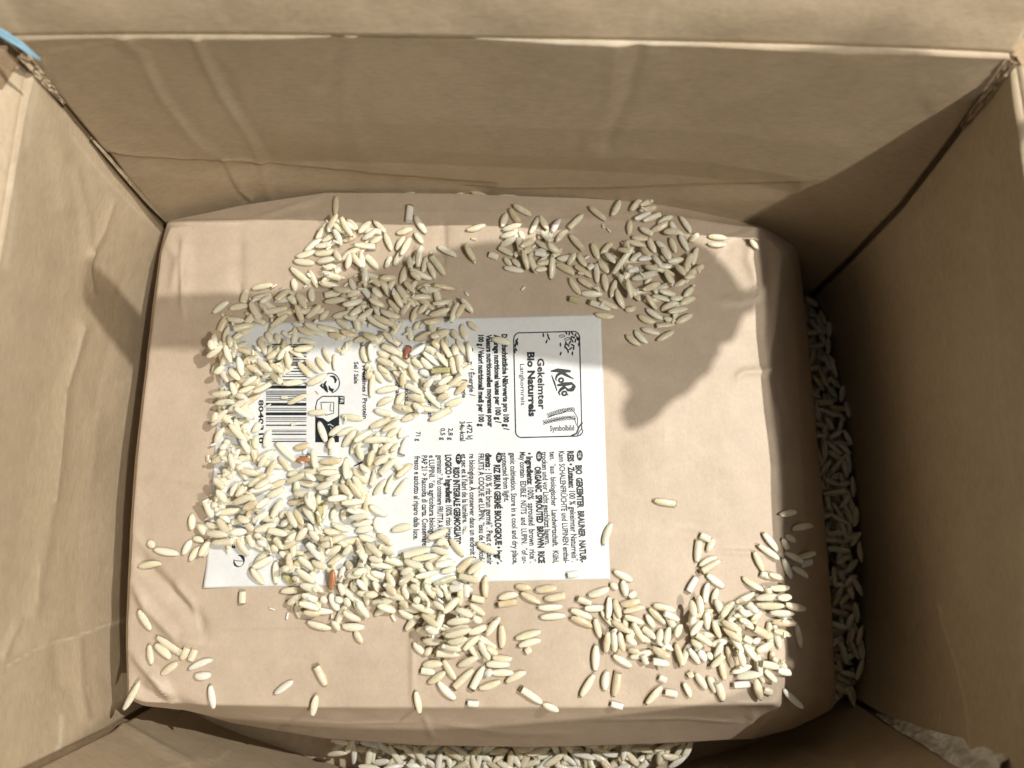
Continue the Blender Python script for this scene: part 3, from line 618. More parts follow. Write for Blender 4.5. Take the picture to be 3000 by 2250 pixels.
TILES = [
(1350,550,2.212,"""335 115 462 188;312 140 388 250;300 170 268 265;265 285 395 262;252 325 370 305;250 385 365 340;505 190 445 310;510 190 565 285;645 205 585 320 w;690 280 615 360;515 295 585 370;375 290 410 345;480 355 590 425;380 415 490 340;250 395 340 445;400 450 470 400;480 440 552 450 wb;655 395 580 470;280 460 330 510;330 470 385 520;400 430 440 550;440 440 490 570;275 525 410 550;590 460 585 605;480 560 560 540;560 390 640 440;185 440 240 460 b;35 285 165 245;25 370 95 500;
700 270 795 180;825 130 945 225;1030 85 975 195;700 305 795 410;1190 60 1095 160;1270 65 1150 130;1150 160 1270 130;1115 215 1235 165 w;1170 225 1300 175;1270 245 1375 190;1415 190 1490 300;1095 215 1090 310;1100 330 1215 340;1225 290 1355 230;1155 265 1240 310;1345 240 1400 320;1480 360 1535 300;1070 350 1200 390;1215 330 1260 430;1260 350 1340 430;1350 330 1390 430;1410 310 1470 420;1300 300 1420 320;1160 400 1215 470;1240 440 1290 520;1290 400 1350 490;1530 390 1500 510;1440 560 1490 440;1560 520 1435 605;1595 320 1725 330;1590 370 1720 375;1865 345 1925 410;980 360 905 440;845 365 890 470;620 470 750 450;610 500 740 570;690 510 740 440;755 430 815 520;730 510 850 590;820 530 855 505 b;755 595 870 665;700 590 775 700;700 725 760 740 gb;770 690 925 695;875 490 885 630;890 480 960 560;910 450 1030 480;930 440 1000 510;1110 420 970 590;1000 440 1080 470;1160 440 1085 510;920 560 940 680;1000 600 970 720;1010 580 1090 680;1000 670 1060 790;1080 650 1160 745;1060 620 1100 740;1095 600 1265 570;1160 690 1300 620;1065 570 1145 540 w;1130 500 1230 480 w;1180 520 1280 560;1270 540 1390 570;1310 560 1380 660;1330 500 1440 480;1380 520 1440 600;1270 680 1400 700;1230 715 1350 745;1370 660 1450 610;1430 620 1500 600;1440 720 1505 650;1350 730 1440 720;1410 770 1520 715;1190 710 1270 800;1290 800 1400 755;1325 830 1470 790;1390 885 1500 825;1195 790 1310 860;1145 835 1260 880;1310 850 1390 870;1265 900 1385 890;1165 920 1290 955;1265 1000 1380 935;1065 960 1165 1030;1120 930 1210 1015;885 720 1020 790;830 745 975 800;865 825 995 840;1060 800 1135 780;200 985 325 1015"""),
(600,550,2.765,"""1070 70 1065 240;1670 155 1655 285 wb;1700 230 1800 385;1555 385 1690 340;1700 370 1770 460;1880 480 2050 565;2110 470 2195 620;1150 255 1250 350;1130 290 1220 440;1355 285 1255 400;1365 265 1475 375;1270 430 1410 360;1340 460 1440 400;1460 370 1520 520;1210 490 1400 490;1115 280 1010 400;1010 310 915 440;1060 370 1120 490;890 490 1070 450;740 570 900 520;720 600 900 620;890 550 1070 520;900 610 1070 600;1060 520 1120 620;695 650 850 775;850 670 920 820;870 820 880 935;720 740 740 850;960 660 1080 650;970 720 1120 760;930 790 1100 800;1160 680 1200 560;1210 560 1290 670;1310 560 1410 670;1320 670 1310 830;1180 740 1230 850;1290 830 1350 910 wb;1350 760 1440 830;1370 840 1450 910;1430 770 1570 750;1470 660 1510 560;1540 650 1620 520;1600 600 1680 410;1560 520 1620 400;1630 640 1590 790;1660 580 1680 700;1770 500 1730 680;1800 560 1770 700;1830 560 1950 725;1810 620 1870 750;1660 690 1860 760;1680 720 1760 780;1720 830 1860 790;1745 850 1890 860;1855 820 2045 840;1620 780 1710 870;1675 920 1850 900;1840 970 2020 920;1570 810 1650 930;1540 860 1620 1000;1480 910 1610 1050;1600 1040 1680 950;1680 1100 1740 960;1730 1040 1810 960;1810 1050 2000 1000;1780 1120 1930 1080;1700 1160 1760 1090;1350 940 1480 990;1130 990 1300 930;1190 1080 1330 960;1260 1110 1380 1000;1180 920 1290 890;980 880 1180 850;970 940 1170 930;1060 850 1230 890;1030 1050 1190 1030;1060 1070 1190 1160;1380 1070 1550 1150;1430 1020 1600 1080;1650 1130 1680 1250;1830 1250 2000 1170;1700 1250 1850 1190;2000 1130 2060 950;2050 1090 2110 960;2080 920 2180 1030;2080 1110 2120 1240;2130 1090 2212 1160;2000 1150 2060 1240;380 830 570 790;390 910 560 870;320 940 350 830;470 960 560 890;70 1030 210 920;200 990 370 960;600 930 700 840;700 900 750 960;760 870 860 1020;390 940 480 1090;480 1030 700 990;540 1150 700 1040;830 1080 970 980;770 980 810 1100;940 1080 1010 1000;130 1170 200 1040;200 1080 350 1100;270 1180 430 1130;140 1220 160 1370;240 1230 250 1330;640 1180 700 1220 wb;740 1130 720 1280;520 1180 560 1270;450 1240 520 1370;580 1190 620 1280;760 1140 900 1210;820 1120 1000 1170;780 1240 900 1260;1000 1190 1130 1220;930 1150 1080 1180;1110 1180 1250 1210;1300 1200 1440 1280;1450 1190 1600 1290;1200 1240 1110 1360"""),
(600,1000,2.3036,"""110 40 130 110;250 80 415 130;205 70 235 190;270 130 290 260;60 220 110 150;110 250 180 200;190 200 280 290;320 190 430 250;390 150 510 240;440 140 550 70;530 160 610 60;590 100 600 220;620 90 760 50;630 140 720 250;680 130 780 220;760 110 820 200;800 50 855 150;490 190 580 250;530 300 680 270;690 300 835 225;560 430 700 360;700 490 840 480;770 540 825 690;350 370 470 290;300 330 400 270;220 300 250 400;70 380 225 370;90 435 245 430;250 390 330 410;235 465 365 540;70 590 200 480;100 570 130 500;80 700 150 590;200 570 320 700;330 620 380 550;360 640 370 740;410 720 440 600;480 680 630 820;605 725 720 695;630 812 735 805 o;740 730 770 870;880 90 885 200;70 830 170 800;130 740 180 700;150 800 290 830;220 770 240 880;280 680 330 770;360 820 480 730;380 860 440 780;500 780 580 880;110 910 200 980;150 870 220 940;320 970 430 900;350 1030 480 900;200 1060 250 940;260 1060 300 980;430 1000 560 940;560 960 710 900;560 900 640 890;780 820 940 810;870 690 850 770;780 880 900 870;800 900 930 890;830 950 940 910;960 780 970 950;920 510 1080 530;840 640 930 570;890 640 1030 590;930 720 1030 600;870 650 860 740;760 1000 890 960;790 1020 880 1030;900 970 905 1110;940 970 1010 1050;700 900 770 950;850 1080 990 1070;1110 1110 1240 1180"""),
(1050,900,4.609,"""60 530 110 760;180 520 190 760;320 520 590 680;90 400 320 500;690 540 650 740 r;700 690 930 520 w;1130 470 1250 690;1010 500 1110 600;930 590 1030 640 b;870 640 1120 820;1060 640 1230 830;720 720 890 830;850 710 1010 850;260 610 500 700;440 680 690 870;250 700 500 810;270 780 470 1010;220 860 340 1030;110 800 210 850 b;200 900 180 1230;110 980 200 900;240 1150 560 1090;640 880 600 1100;700 800 820 1060;820 870 970 940 w;980 880 1250 880 gb;1350 680 1390 950;1260 680 1320 930;1290 500 1320 680;1480 480 1520 780;980 1000 1130 990 w;850 960 930 1110;900 1130 1030 1010;1090 1100 1290 960;1200 1120 1440 960;1300 1200 1490 1020;1040 1180 1250 1110;650 1060 880 1190;890 1150 1130 1380;660 1210 940 1310;620 1290 830 1380;830 1370 1070 1400;1070 1260 1280 1230;1170 1340 1430 1240;950 1540 1260 1380;520 1330 620 1160;260 1340 480 1230;470 1340 760 1410;210 1400 550 1480;580 1540 840 1430;150 1640 450 1510;390 1650 560 1500;750 1320 900 1440"""),
(950,1200,5.185,"""880 360 1170 160;950 430 1160 290;470 530 760 330;620 510 1000 480;530 560 600 800;720 890 780 620;840 700 1060 510;1020 650 1160 520;1180 700 1290 400 w;1160 450 1200 280;790 880 1050 690;850 1000 1120 760;570 850 730 980;720 1190 790 940;760 1310 950 1060;940 1290 1090 970;1100 1060 1350 820;1060 1320 1280 1040;440 900 660 1130;450 1010 640 1300;440 1150 600 1370"""),
(600,1400,4.148,"""190 20 330 150;360 240 430 60;450 250 520 100;220 160 330 320;570 120 720 20;600 190 880 90;680 150 850 20;750 240 980 120;400 330 690 240;530 400 740 300;700 390 850 260;850 510 960 250;1000 310 1290 300;1290 210 1390 400;1410 180 1570 200 w;1600 80 1650 340;1690 110 1830 230;1800 70 1950 260;1550 290 1800 250;1690 330 1990 290;80 260 150 510;170 330 250 350;200 450 490 390;440 470 600 540;630 540 820 420;930 500 990 400;1050 400 1180 620;1130 390 1260 590;1230 350 1410 570;1470 340 1480 600 g;1600 360 1560 520;1680 380 1700 540;1750 400 2050 450;1760 500 2050 470;1790 570 2060 530;1540 550 1780 640;1830 650 2060 600;940 590 1070 510 w;650 660 930 560;560 580 650 650;30 560 260 630;60 680 370 700;360 670 560 650;110 790 410 770;0 970 70 740;430 740 560 950;560 700 620 850;650 700 740 720;660 770 780 830 w;770 650 860 870;830 640 1060 700;890 740 1010 870;1050 800 1180 660;1170 780 1310 610;1330 650 1440 770;1470 640 1710 710;1560 790 1760 700;1270 780 1480 1010 w;1450 760 1620 740;1460 830 1640 790;1490 940 1700 830;1510 1060 1720 900;1700 950 1820 810;1850 750 1990 1010;1970 780 2050 950;1730 1000 1800 1150;590 1060 820 880;600 1100 860 950;590 1090 740 1300;870 1000 880 1300;930 900 1030 980;880 820 950 900;1060 900 1110 1130;1000 1090 1100 1100;1160 950 1360 1130;1330 1010 1540 1090;950 1170 1110 1300 g;1160 1100 1400 1270;1100 1200 1200 1240;1590 1100 1550 1370 o;1720 1060 1680 1240 w;1750 1150 2040 1110;1770 1190 1960 1170;920 1380 1250 1370;1020 1540 1210 1420;1230 1400 1410 1480;1190 1500 1460 1590;1110 1540 1170 1700;1530 1390 1640 1620 w;1230 1620 1440 1640;1200 1290 1450 1350;1440 1430 1500 1520;1650 1270 1700 1430;1800 1260 1870 1390;1880 1230 1990 1360;1700 1600 1850 1700;1830 1500 1980 1680;1720 1450 1780 1560;1870 1390 2060 1400;1600 1450 1700 1500;475 1370 470 1530 b"""),
(1050,1450,4.148,"""220 270 260 470;400 440 680 380;840 540 1110 410;870 640 1130 710;950 590 1090 570;1110 520 1290 750;1430 580 1700 710;540 740 900 650;640 790 980 730;550 790 820 870;820 820 910 910;930 860 1190 800;1000 940 1200 890;1210 930 1400 760;1330 960 1540 800;1210 980 1490 1050;690 1000 1000 930;900 1100 1210 990;510 1090 690 930;540 960 690 880;440 900 490 1040;350 930 470 1110;150 830 450 880;150 770 330 800;210 570 460 740;110 580 320 770;30 600 130 810;350 770 570 860;170 930 330 990;0 950 170 900;10 500 230 550;220 480 440 620;1550 970 1550 1270;1130 1130 1280 1100 wb;1320 1080 1320 1230 wb;1370 1240 1540 1280 b;1050 1060 1110 1290;950 1090 1040 1240;820 1070 950 1250;740 1140 890 1330;650 1300 950 1430;560 1100 620 1270;520 1290 630 1360;150 1310 480 1250;250 1330 480 1410;490 1390 690 1510;690 1270 780 1250;1040 1430 1250 1220;920 1280 1070 1370;1190 1370 1420 1450;1350 1310 1550 1460;1090 1530 1380 1490;1400 1450 1520 1520;780 1430 1010 1580;570 1650 770 1440;710 1600 860 1700;830 1580 1010 1640;1070 1650 1370 1560;1380 1650 1590 1590;1600 1650 1720 1480;0 1290 150 1490;300 1180 600 1260;200 1040 260 1180;20 1020 140 1150;110 1200 270 1200;350 1060 500 1200;650 1090 760 1150"""),
(1000,1500,2.212,"""480 1150 520 1300;90 760 140 850;0 740 160 745;20 640 140 700;485 760 600 780;675 790 860 735;820 780 950 730;520 830 670 830;690 830 830 800;465 845 545 920;640 860 790 880;610 910 780 920;790 890 910 790;890 820 965 960;940 860 1020 910;1035 720 1040 890;940 800 1020 690;545 930 590 870;525 990 660 980;520 1025 610 1040;655 950 745 1090;560 1110 680 1030;620 1090 750 1215;725 1140 865 1010;750 1000 890 930;845 1150 930 990;885 1145 1040 1090;960 1040 1120 1040;970 940 1115 950;930 985 1100 985;930 1060 980 1020 w;1060 1105 1200 1030;820 1235 890 1240 wb;1160 1140 1310 1240;1300 1240 1410 1280;1015 560 1150 530;1010 600 1145 580 b;1125 480 1230 490;1155 520 1300 590;1250 510 1405 490;1310 560 1445 540;1265 620 1440 610;1280 685 1460 670;1120 825 1300 770;1140 870 1300 825;1195 905 1225 880 b;1465 410 1540 400 wb;1695 220 1750 65;1755 380 1890 450;1740 460 1790 500;1815 440 1845 550;1590 545 1740 490;1525 560 1620 600 b;1560 620 1700 620;1475 630 1630 690;1475 680 1630 745;1800 600 1940 570;1815 650 1970 610;1720 700 1735 540;1765 560 1800 690;1855 550 1910 520;1640 680 1680 820;1740 700 1870 780;1820 670 1960 720;1870 700 1960 850;1980 620 2100 730;2010 600 2170 640;1970 660 2030 750;2080 650 2190 700;1720 760 1710 920;1755 760 1765 910;1790 770 1820 900;1830 790 1900 850;1650 850 1645 1035;1750 925 1885 1005;1850 890 1930 900;1945 920 1970 980 b;1950 750 2030 820;2070 750 2045 850;2120 740 2095 860;2000 870 2120 930;2010 960 2120 980;2160 840 2200 1000;1545 1200 1640 1040;1720 1020 1705 1160;1790 1030 1760 1200;1745 1240 1820 1260 wb;1970 1250 2080 1120;2055 1070 2100 1090 b;2095 1165 2170 1180 b;2150 810 2200 720"""),
(0,0,.73733,"""1409 1081 1460 1089"""),
(2000,1500,2.212,"""615 25 720 0;700 115 820 90;110 150 170 180 b;100 180 85 330;155 260 200 170;100 350 220 290;110 390 240 310;145 400 270 490;30 520 90 420 wb;140 600 160 450;30 560 50 670;90 530 100 660;190 600 220 490;200 560 240 660;230 680 290 590;330 590 465 520;375 420 520 510;450 250 520 390;510 130 620 260;475 210 620 310;500 400 570 430;540 400 650 430;530 490 680 485;450 560 600 540;570 550 670 540;455 600 640 600;620 590 745 620;545 650 690 650;560 710 710 710;560 760 690 795;430 700 500 640;390 590 460 650 w;330 620 400 660;330 680 440 750;430 740 570 820;240 740 360 830;230 700 330 760;140 630 160 770;180 690 240 820;20 790 110 690;60 780 180 860;40 820 110 870;20 870 110 990;90 890 150 970 w;150 910 190 950;240 830 200 950;280 860 320 1010;330 880 380 1000;370 840 470 960;455 900 580 840;480 970 610 1000;330 1070 490 1040;310 1040 440 990;320 1120 430 1110 wb;500 1010 600 1100;450 1060 500 1220;520 1150 570 1170 b;590 1020 690 1040 w;640 1140 740 1250 w;730 710 770 890;640 290 700 440;640 170 670 240;660 150 720 190;650 260 760 330;700 350 795 425;740 300 840 260;760 350 830 320 wb;390 810 440 840 b;440 840 500 820;240 950 270 1090;170 1010 250 920;75 1040 150 1150;30 1060 60 1040 b;0 1100 50 1200;160 1060 210 1170;210 1090 260 1230"""),
(0,1500,2.212,"""965 190 1010 230;1000 240 1175 270;890 360 1060 330;1195 280 1250 180;1235 320 1310 220;1310 290 1370 190;1255 170 1330 190;900 630 990 770;1020 800 1180 910;1010 850 1120 950;975 850 1000 990;1040 1060 1165 970;1180 960 1220 880;1240 960 1270 890 b;1225 1020 1390 950 w;1265 1060 1380 1050 w;1370 1110 1415 1270 w;860 1270 930 1080;1780 1180 1910 1090 w;2050 990 2120 1130;2060 1170 2050 1310;1255 10 1255 120;1300 80 1350 150;1990 710 2160 755;2160 700 2210 770"""),
]
GR = []      # (x, y, angle, length, flags, listed)
for ox, oy, sc_, txt in TILES:
    for ln in txt.replace('\n', '').split(';'):
        p = ln.split(); a = [float(q) for q in p[:4]]; fg = p[4] if len(p) > 4 else ''
        A = onbag_fast((ox+a[0]/sc_, oy+a[1]/sc_)); B = onbag_fast((ox+a[2]/sc_, oy+a[3]/sc_))
        dx, dy = B[0]-A[0], B[1]-A[1]; GR.append([(A[0]+B[0])/2, (A[1]+B[1])/2, math.atan2(dy, dx), math.hypot(dx, dy)*1.02, fg, True])
# buried grains under the visible ones
def inside(x, y, poly):
    c = False; n = len(poly)
    for i in range(n):
        x1, y1 = poly[i]; x2, y2 = poly[(i+1) % n]
        if (y1 > y) != (y2 > y) and x < (x2-x1)*(y-y1)/(y2-y1)+x1: c = not c
    return c
FILL = [([(690,505),(780,490),(890,545),(960,610),(990,690),(1010,760),(1000,850),(900,890),(850,800),(790,740),(735,735),(640,735),(480,750),(500,680),(600,650),(660,570)], 140),
        ([(475,760),(560,745),(660,750),(640,800),(560,850),(545,990),(480,1000)], 85),
        ([(480,980),(560,970),(640,1010),(740,1000),(800,1090),(820,1150),(850,1200),(900,1200),(960,1160),(1040,1200),(1040,1290),(1090,1370),(1080,1440),(990,1470),(930,1400),(870,1320),(780,1330),(690,1330),(640,1270),(600,1210),(540,1170),(430,1170),(440,1100),(480,1060)], 230),
        ([(760,900),(860,900),(880,1000),(840,1060),(780,1020)], 14), ([(1100,500),(1210,500),(1200,590),(1110,570)], 12), ([(1270,560),(1480,480),(1490,560),(1470,680),(1340,650)], 26),
        ([(1260,1300),(1440,1320),(1600,1290),(1700,1270),(1690,1440),(1600,1480),(1480,1440),(1330,1400)], 60)]
under = []
for poly, n in FILL:
    xs = [p[0] for p in poly]; ys = [p[1] for p in poly]
    while n > 0:
        x, y = random.uniform(min(xs), max(xs)), random.uniform(min(ys), max(ys))
        if inside(x, y, poly):
            P = onbag_fast((x*G, y*G)); n -= .6; under.append([P[0], P[1], random.uniform(0, math.pi), random.uniform(5.6, 7.2), '', False]); n -= 1
GR = under+GR
hs = .3; hx = np.arange(-128, 128, hs); hy = np.arange(-68, 112, hs); HX, HY = np.meshgrid(hx, hy)
HB = bagz(HX, HY).copy()
on = np.zeros(HX.shape, bool)
ang_all = np.arctan2(HY-BC[1], HX-BC[0]) % (2*math.pi); rad_all = np.hypot(HX-BC[0], HY-BC[1])
inbag = rad_all < np.interp(ang_all, ANG, Rm, period=2*math.pi)
HF = np.full(HX.shape, .1); HF[inbag] = 60
def drop(H, x, y, a, L, limit=.30, pack=.50):
    ca, sa = math.cos(a), math.sin(a); h = L/2
    i0, i1 = int((x-h-1.2-hx[0])/hs), int((x+h+1.2-hx[0])/hs)+1; j0, j1 = int((y-h-1.2-hy[0])/hs), int((y+h+1.2-hy[0])/hs)+1
    i0 = max(i0, 0); j0 = max(j0, 0); X = HX[j0:j1, i0:i1]-x; Y = HY[j0:j1, i0:i1]-y; s = X*ca+Y*sa; c = -X*sa+Y*ca
    q = (s/h)**2; m = (q < 1) & (np.abs(c) < 1.02*np.sqrt(np.clip(1-q**1.3, 0, 1)))
    if m.sum() < 4: return None
    sub = H[j0:j1, i0:i1]; core = m & (np.abs(c) < .55); hh = sub[core]; ss = s[core]
    if len(hh) < 3: hh = sub[m]; ss = s[m]
    l = hh[ss < -.15*h]; r = hh[ss > .15*h]
    hl = np.quantile(l, .85) if len(l) else hh.max(); hr = np.quantile(r, .85) if len(r) else hh.max()
    b = max(-limit, min(limit, (hr-hl)/(1.15*h)))
    und = .80*np.sqrt(np.clip(1-(ss/h)**2, 0, 1))           # the grain's own lower side
    z = np.quantile(hh-b*ss+und, .93)
    top = z+b*s+pack*.80*np.sqrt(np.clip(1-q, 0, 1))*np.sqrt(np.clip(1-(c/1.1)**2, 0, 1))
    sub[m] = np.maximum(sub[m], top[m]); return z, b
placed = []
for g in GR:
    r = drop(HB, g[0], g[1], g[2], g[3])
    if r: placed.append((*g, r[0], r[1], 'bag'))
# spilled rice on the floor of the box
def floor_grains(n, box4, ok, pile, sig=None):
    k = 0; tries = 0
    while k < n and tries < n*60:
        tries += 1; x, y = random.uniform(*box4[0]), random.uniform(*box4[1])
        if not ok(x, y): continue
        i, j = int((x-hx[0])/hs), int((y-hy[0])/hs)
        if HF[j, i] > pile: continue
        a = random.uniform(0, math.pi); L = random.uniform(5.6, 7.3)
        if HF[min(max(int((y+math.sin(a)*L*.45-hy[0])/hs), 0), len(hy)-1), min(max(int((x+math.cos(a)*L*.45-hx[0])/hs), 0), len(hx)-1)] > 20 and HF[j, i] < 20 and False: continue
        e = [(x+s*math.cos(a)*L/2, y+s*math.sin(a)*L/2) for s in (-1, 1)]
        if any(HF[int((q[1]-hy[0])/hs), int((q[0]-hx[0])/hs)] > 20 for q in e): continue
        if not all(ok(*q) for q in e): continue
        r = drop(HF, x, y, a, L)
        if r and r[0] < 13: placed.append((x, y, a, L, random.choice(['', '', '', '', '', 'w']), False, r[0], r[1], 'floor')); k += 1
floor_grains(900, ((80, 108), (-42, 86)), lambda x, y: x < np.interp(y, [-44, -20, 20, 60, 86], [102.5, 106.5, 108, 106.5, 100.5]) and y < 82, 9.5)
floor_grains(620, ((-62, 58), (-67.5, -42)), lambda x, y: y > -68.5+abs(x)**2*.0034 and random.random() > (abs(x)-38)/22, 9.5)
for px_, py_, a in ((1185,566,.2),(1240,570,-.2),(1342,566,.6),(1405,563,-.35),(1487,567,0.05)):
    P = unY(px_, py_+3, 103.2); placed.append((P[0], 103.2, a, 6.4, '', False, P[2]-.6, .05, 'gap'))

# which of them show largest: those become objects of their own
Pn = []
for i, g in enumerate(placed):
    x, y, a, L, fg, listed, z, b, wh = g
    Hh = HB if wh == 'bag' else HF; vis = 0
    for s in (-.4, -.2, 0, .2, .4):
        X, Y = x+s*L*math.cos(a), y+s*L*math.sin(a); t = Hh[min(max(int((Y-hy[0])/hs+.5), 0), len(hy)-1), min(max(int((X-hx[0])/hs+.5), 0), len(hx)-1)]
        vis += (z+b*s*L+.80 > t-.35)
    A = proj((x-.5*L*math.cos(a), y-.5*L*math.sin(a), z)); B = proj((x+.5*L*math.cos(a), y+.5*L*math.sin(a), z)); l = np.linalg.norm(A-B)
    c = (A+B)/2; inside_ = -20 < c[0] < 3020 and -20 < c[1] < 2245
    if wh == 'floor' and c[0] > 1950: l *= .6
    score = (vis/5.)*l*(1. if inside_ else 0)+(60 if any(k in fg for k in 'rog') else 0)+(25 if fg and listed else 0)
    Pn.append((score, i, c))
order = sorted(Pn, key=lambda q: -q[0]); chosen = {q[1] for q in order[:296]}
cen = {q[1]: q[2] for q in Pn}
def cluster(c, wh):
    x, y = c
    if wh == 'floor': return ('in the gap in front of the bag', 'rice in the front gap') if y > 2120 else ('in the shaded gap right of the bag', 'rice in the right gap')
    if wh == 'gap': return ('wedged behind the back edge of the bag', 'rice wedged behind the bag')
    R = [((1440,560,1660,830),'in the small heap at the back edge'),
         ((1640,560,2110,700),'at the back of the shaded cluster'),
         ((1640,700,2110,880),'in the middle of the shaded cluster'),
         ((1640,880,2110,1040),'in the tail of the shaded cluster'),
         ((850,600,1300,760),'in the back part of the large heap'),
         ((850,760,1330,860),'in the large heap behind the shadow band'),
         ((600,780,850,1010),'in the shaded left arm above the barcode'),
         ((850,860,1480,1010),'in the shadow band behind the label'),
         ((600,1010,790,1400),'along the label edge by the barcode'),
         ((790,1010,1040,1330),'over the barcode and recycling symbols'),
         ((1040,1010,1500,1240),'in the heap around the red grain'),
         ((950,1180,1250,1470),'in the loose patch by the ingredients'),
         ((500,1400,800,1720),'at the left end of the front heap'),
         ((800,1330,1080,1560),'in the middle of the front heap'),
         ((800,1560,1150,1720),'near the orange grain in the front heap'),
         ((1080,1400,1460,1720),'in the front heap where the text ends'),
         ((800,1720,1150,1900),'in the front heap below the label'),
         ((1150,1700,1460,1870),'in the tongue of rice below the label'),
         ((1150,1870,1560,2080),'at the tip of the tongue of rice'),
         ((1420,1680,1680,1930),'in the small row right of the tongue'),
         ((1640,1660,1960,2100),'in the left half of the right front heap'),
         ((1960,1540,2130,1760),'in the back prong of the right front heap'),
         ((2130,1540,2450,1760),'at the right edge fold of the bag'),
         ((1960,1760,2450,1900),'in the middle of the right front heap'),
         ((1960,1900,2450,2200),'at the front of the right front heap'),
         ((350,1700,680,2100),'on the wrinkled front left bag corner')]
    for (x0, y0, x1, y1), l in R:
        if x0 <= x < x1 and y0 <= y < y1: return l, 'rice '+l
    return 'apart from the heaps on the bag', 'stray rice on the bag'
SPECIAL = [((1195,1041),'reddish brown rice grain in the heap on the nutrition table'),((896,1351),'short orange brown rice grain below the barcode'),((978,1698),'slender orange rice grain in the front heap near the lower label edge'),
 ((955,1513),'greenish tinted rice grain in the middle of the front heap'),((848,1698),'yellow green rice grain at the lower label edge left of the orange grain'),((931,1616),'large chalk white rice grain on top of the front heap, above the orange grain'),
 ((1680,881),'short green tinted broken rice grain at the left edge of the shaded cluster'),((1292,1091),'greenish striped broken grain right of the red grain'),((1945,1475),'single pale rice grain on the bare paper right of the label'),
 ((1779,1564),'pale rice grain lying across the right edge of the label'),((1679,1683),'small chalky broken grain on the lower right corner of the label'),((1427,1608),'greyish rice grain alone over the printed word Ingrédients'),
 ((986,606),'single rice grain lying upright in front of the bag’s back edge, behind the large heap'),((1201,630),'blunt chalk white broken grain at the right tip of the large heap’s back part'),((1396,671),'single rice grain lying slanted left of the small back heap'),
 ((1377,747),'thin rice grain lying alone at the shadow edge left of the small heap'),((714,1750),'short broken grain alone just below the lower label edge'),((834,2013),'plump chalky grain alone on the bare paper by the front edge'),
 ((943,1979),'slanted grain right of the plump chalky one near the front edge'),((929,2060),'upright grain nearest the front edge, left of the middle'),((1225,2054),'grain leaning over the front edge left of the tongue of rice'),
 ((1386,2060),'tiny chalky broken grain on the front edge fold'),((1558,2038),'grain lying slanted near the front edge, first of an end to end pair'),((1612,2070),'grain on the front edge fold, second of an end to end pair'),
 ((1809,2065),'small white broken grain on the front edge fold left of the right heap'),((2207,720),'stubby grain lying alone at the back right corner of the bag'),((2100,698),'thin grain on the bare paper right of the shaded cluster, farther back of two'),
 ((2099,718),'thin grain on the bare paper right of the shaded cluster, nearer of two'),((2339,1861),'slender grain lying in the shade on the right side of the bag'),((2312,2040),'white grain lying in the shade at the front right corner of the bag'),
 ((2344,1546),'single grain in the shade on the right side of the bag, above the heap'),((1468,1002),'tan rice grain lying across the first letters of the nutrition heading'),((441,1656),'rice grain lying flat left of the label, nearest the left bag edge of two'),
 ((492,1615),'long pale grain lying left of the label’s lower end'),((427,1817),'white grain lying alone above the front left wrinkles'),((405,2031),'grain hanging over the front left corner tip of the bag'),((629,2038),'upright white grain right of the front left wrinkles'),
 ((1315,1429),'rice grain lying across the IT text lines'),((1450,1395),'pale slanted grain over the organic cultivation line'),((1168,2039),'')]
INDS = []; n_ind = 0; LV = []; LF = []; used = {}
stuffV = {'': [], 'w': []}; stuffF = {'': [], 'w': []}
for i, g in enumerate(placed):
    x, y, a, L, fg, listed, z, b, wh = g
    col_ = next((k for k in 'wrog' if k in fg), ''); kd = 2 if 'b' in fg else (1 if random.random() < .13 else 0)
    if not listed and random.random() < .1: kd = 1
    me = GM[(col_, kd, random.randrange(6 if col_ == '' and kd == 0 else 2))]
    wsc = random.uniform(.9, 1.1)*(1.0 if L > 4 else .95)
    M = Matrix.Translation(Vector((x, y, z))*MM) @ Matrix.Rotation(a, 4, 'Z') @ Matrix.Rotation(-math.atan(b), 4, 'Y') @ Matrix.Rotation(random.uniform(-.5, .5), 4, 'X') @ Matrix.Diagonal((L*MM, wsc*random.choice((1, 1)), wsc, 1))
    if random.random() < .5: M = M @ Matrix.Rotation(math.pi, 4, 'Z')
    if i in chosen:
        o = bpy.data.objects.new('rice_grain', me); COL.objects.link(o); o.matrix_world = M
        loc, gr = cluster(cen[i], wh)
        dr = ('lying level', 'slanting upward', 'lying upright', 'slanting downward')[int(((math.degrees(a) % 180)+22.5)//45) % 4]
        look = {'r': 'reddish', 'o': 'orange', 'g': 'greenish', 'w': 'chalky'}.get(col_, 'short' if kd == 2 or L < 5.2 else ('long' if L > 7.2 else 'pale'))
        if look == 'short' and kd == 2: look = 'broken'
        l = look+' rice grain '+dr+' '+loc
        best = min(((math.hypot(s[0][0]-cen[i][0], s[0][1]-cen[i][1]), k) for k, s in enumerate(SPECIAL) if s[1]), default=(99, 0))
        if best[0] < 15 and best[1] not in used and wh == 'bag': used[best[1]] = 1; l = SPECIAL[best[1]][1]; gr = 'rice grains that stand out from the heaps'
        tag(o, l, 'rice grain', gr); n_ind += 1; INDS.append((o, l, cen[i], wh))
    else:
        key_ = 'w' if col_ == 'w' else ''
        V = np.array([v.co[:] for v in me.vertices]); Mn = np.array(M); V = V@Mn[:3, :3].T+Mn[:3, 3]
        off = sum(len(q) for q in stuffV[key_]); stuffV[key_].append(V); stuffF[key_] += [tuple(off+v for v in p.vertices) for p in me.polygons]
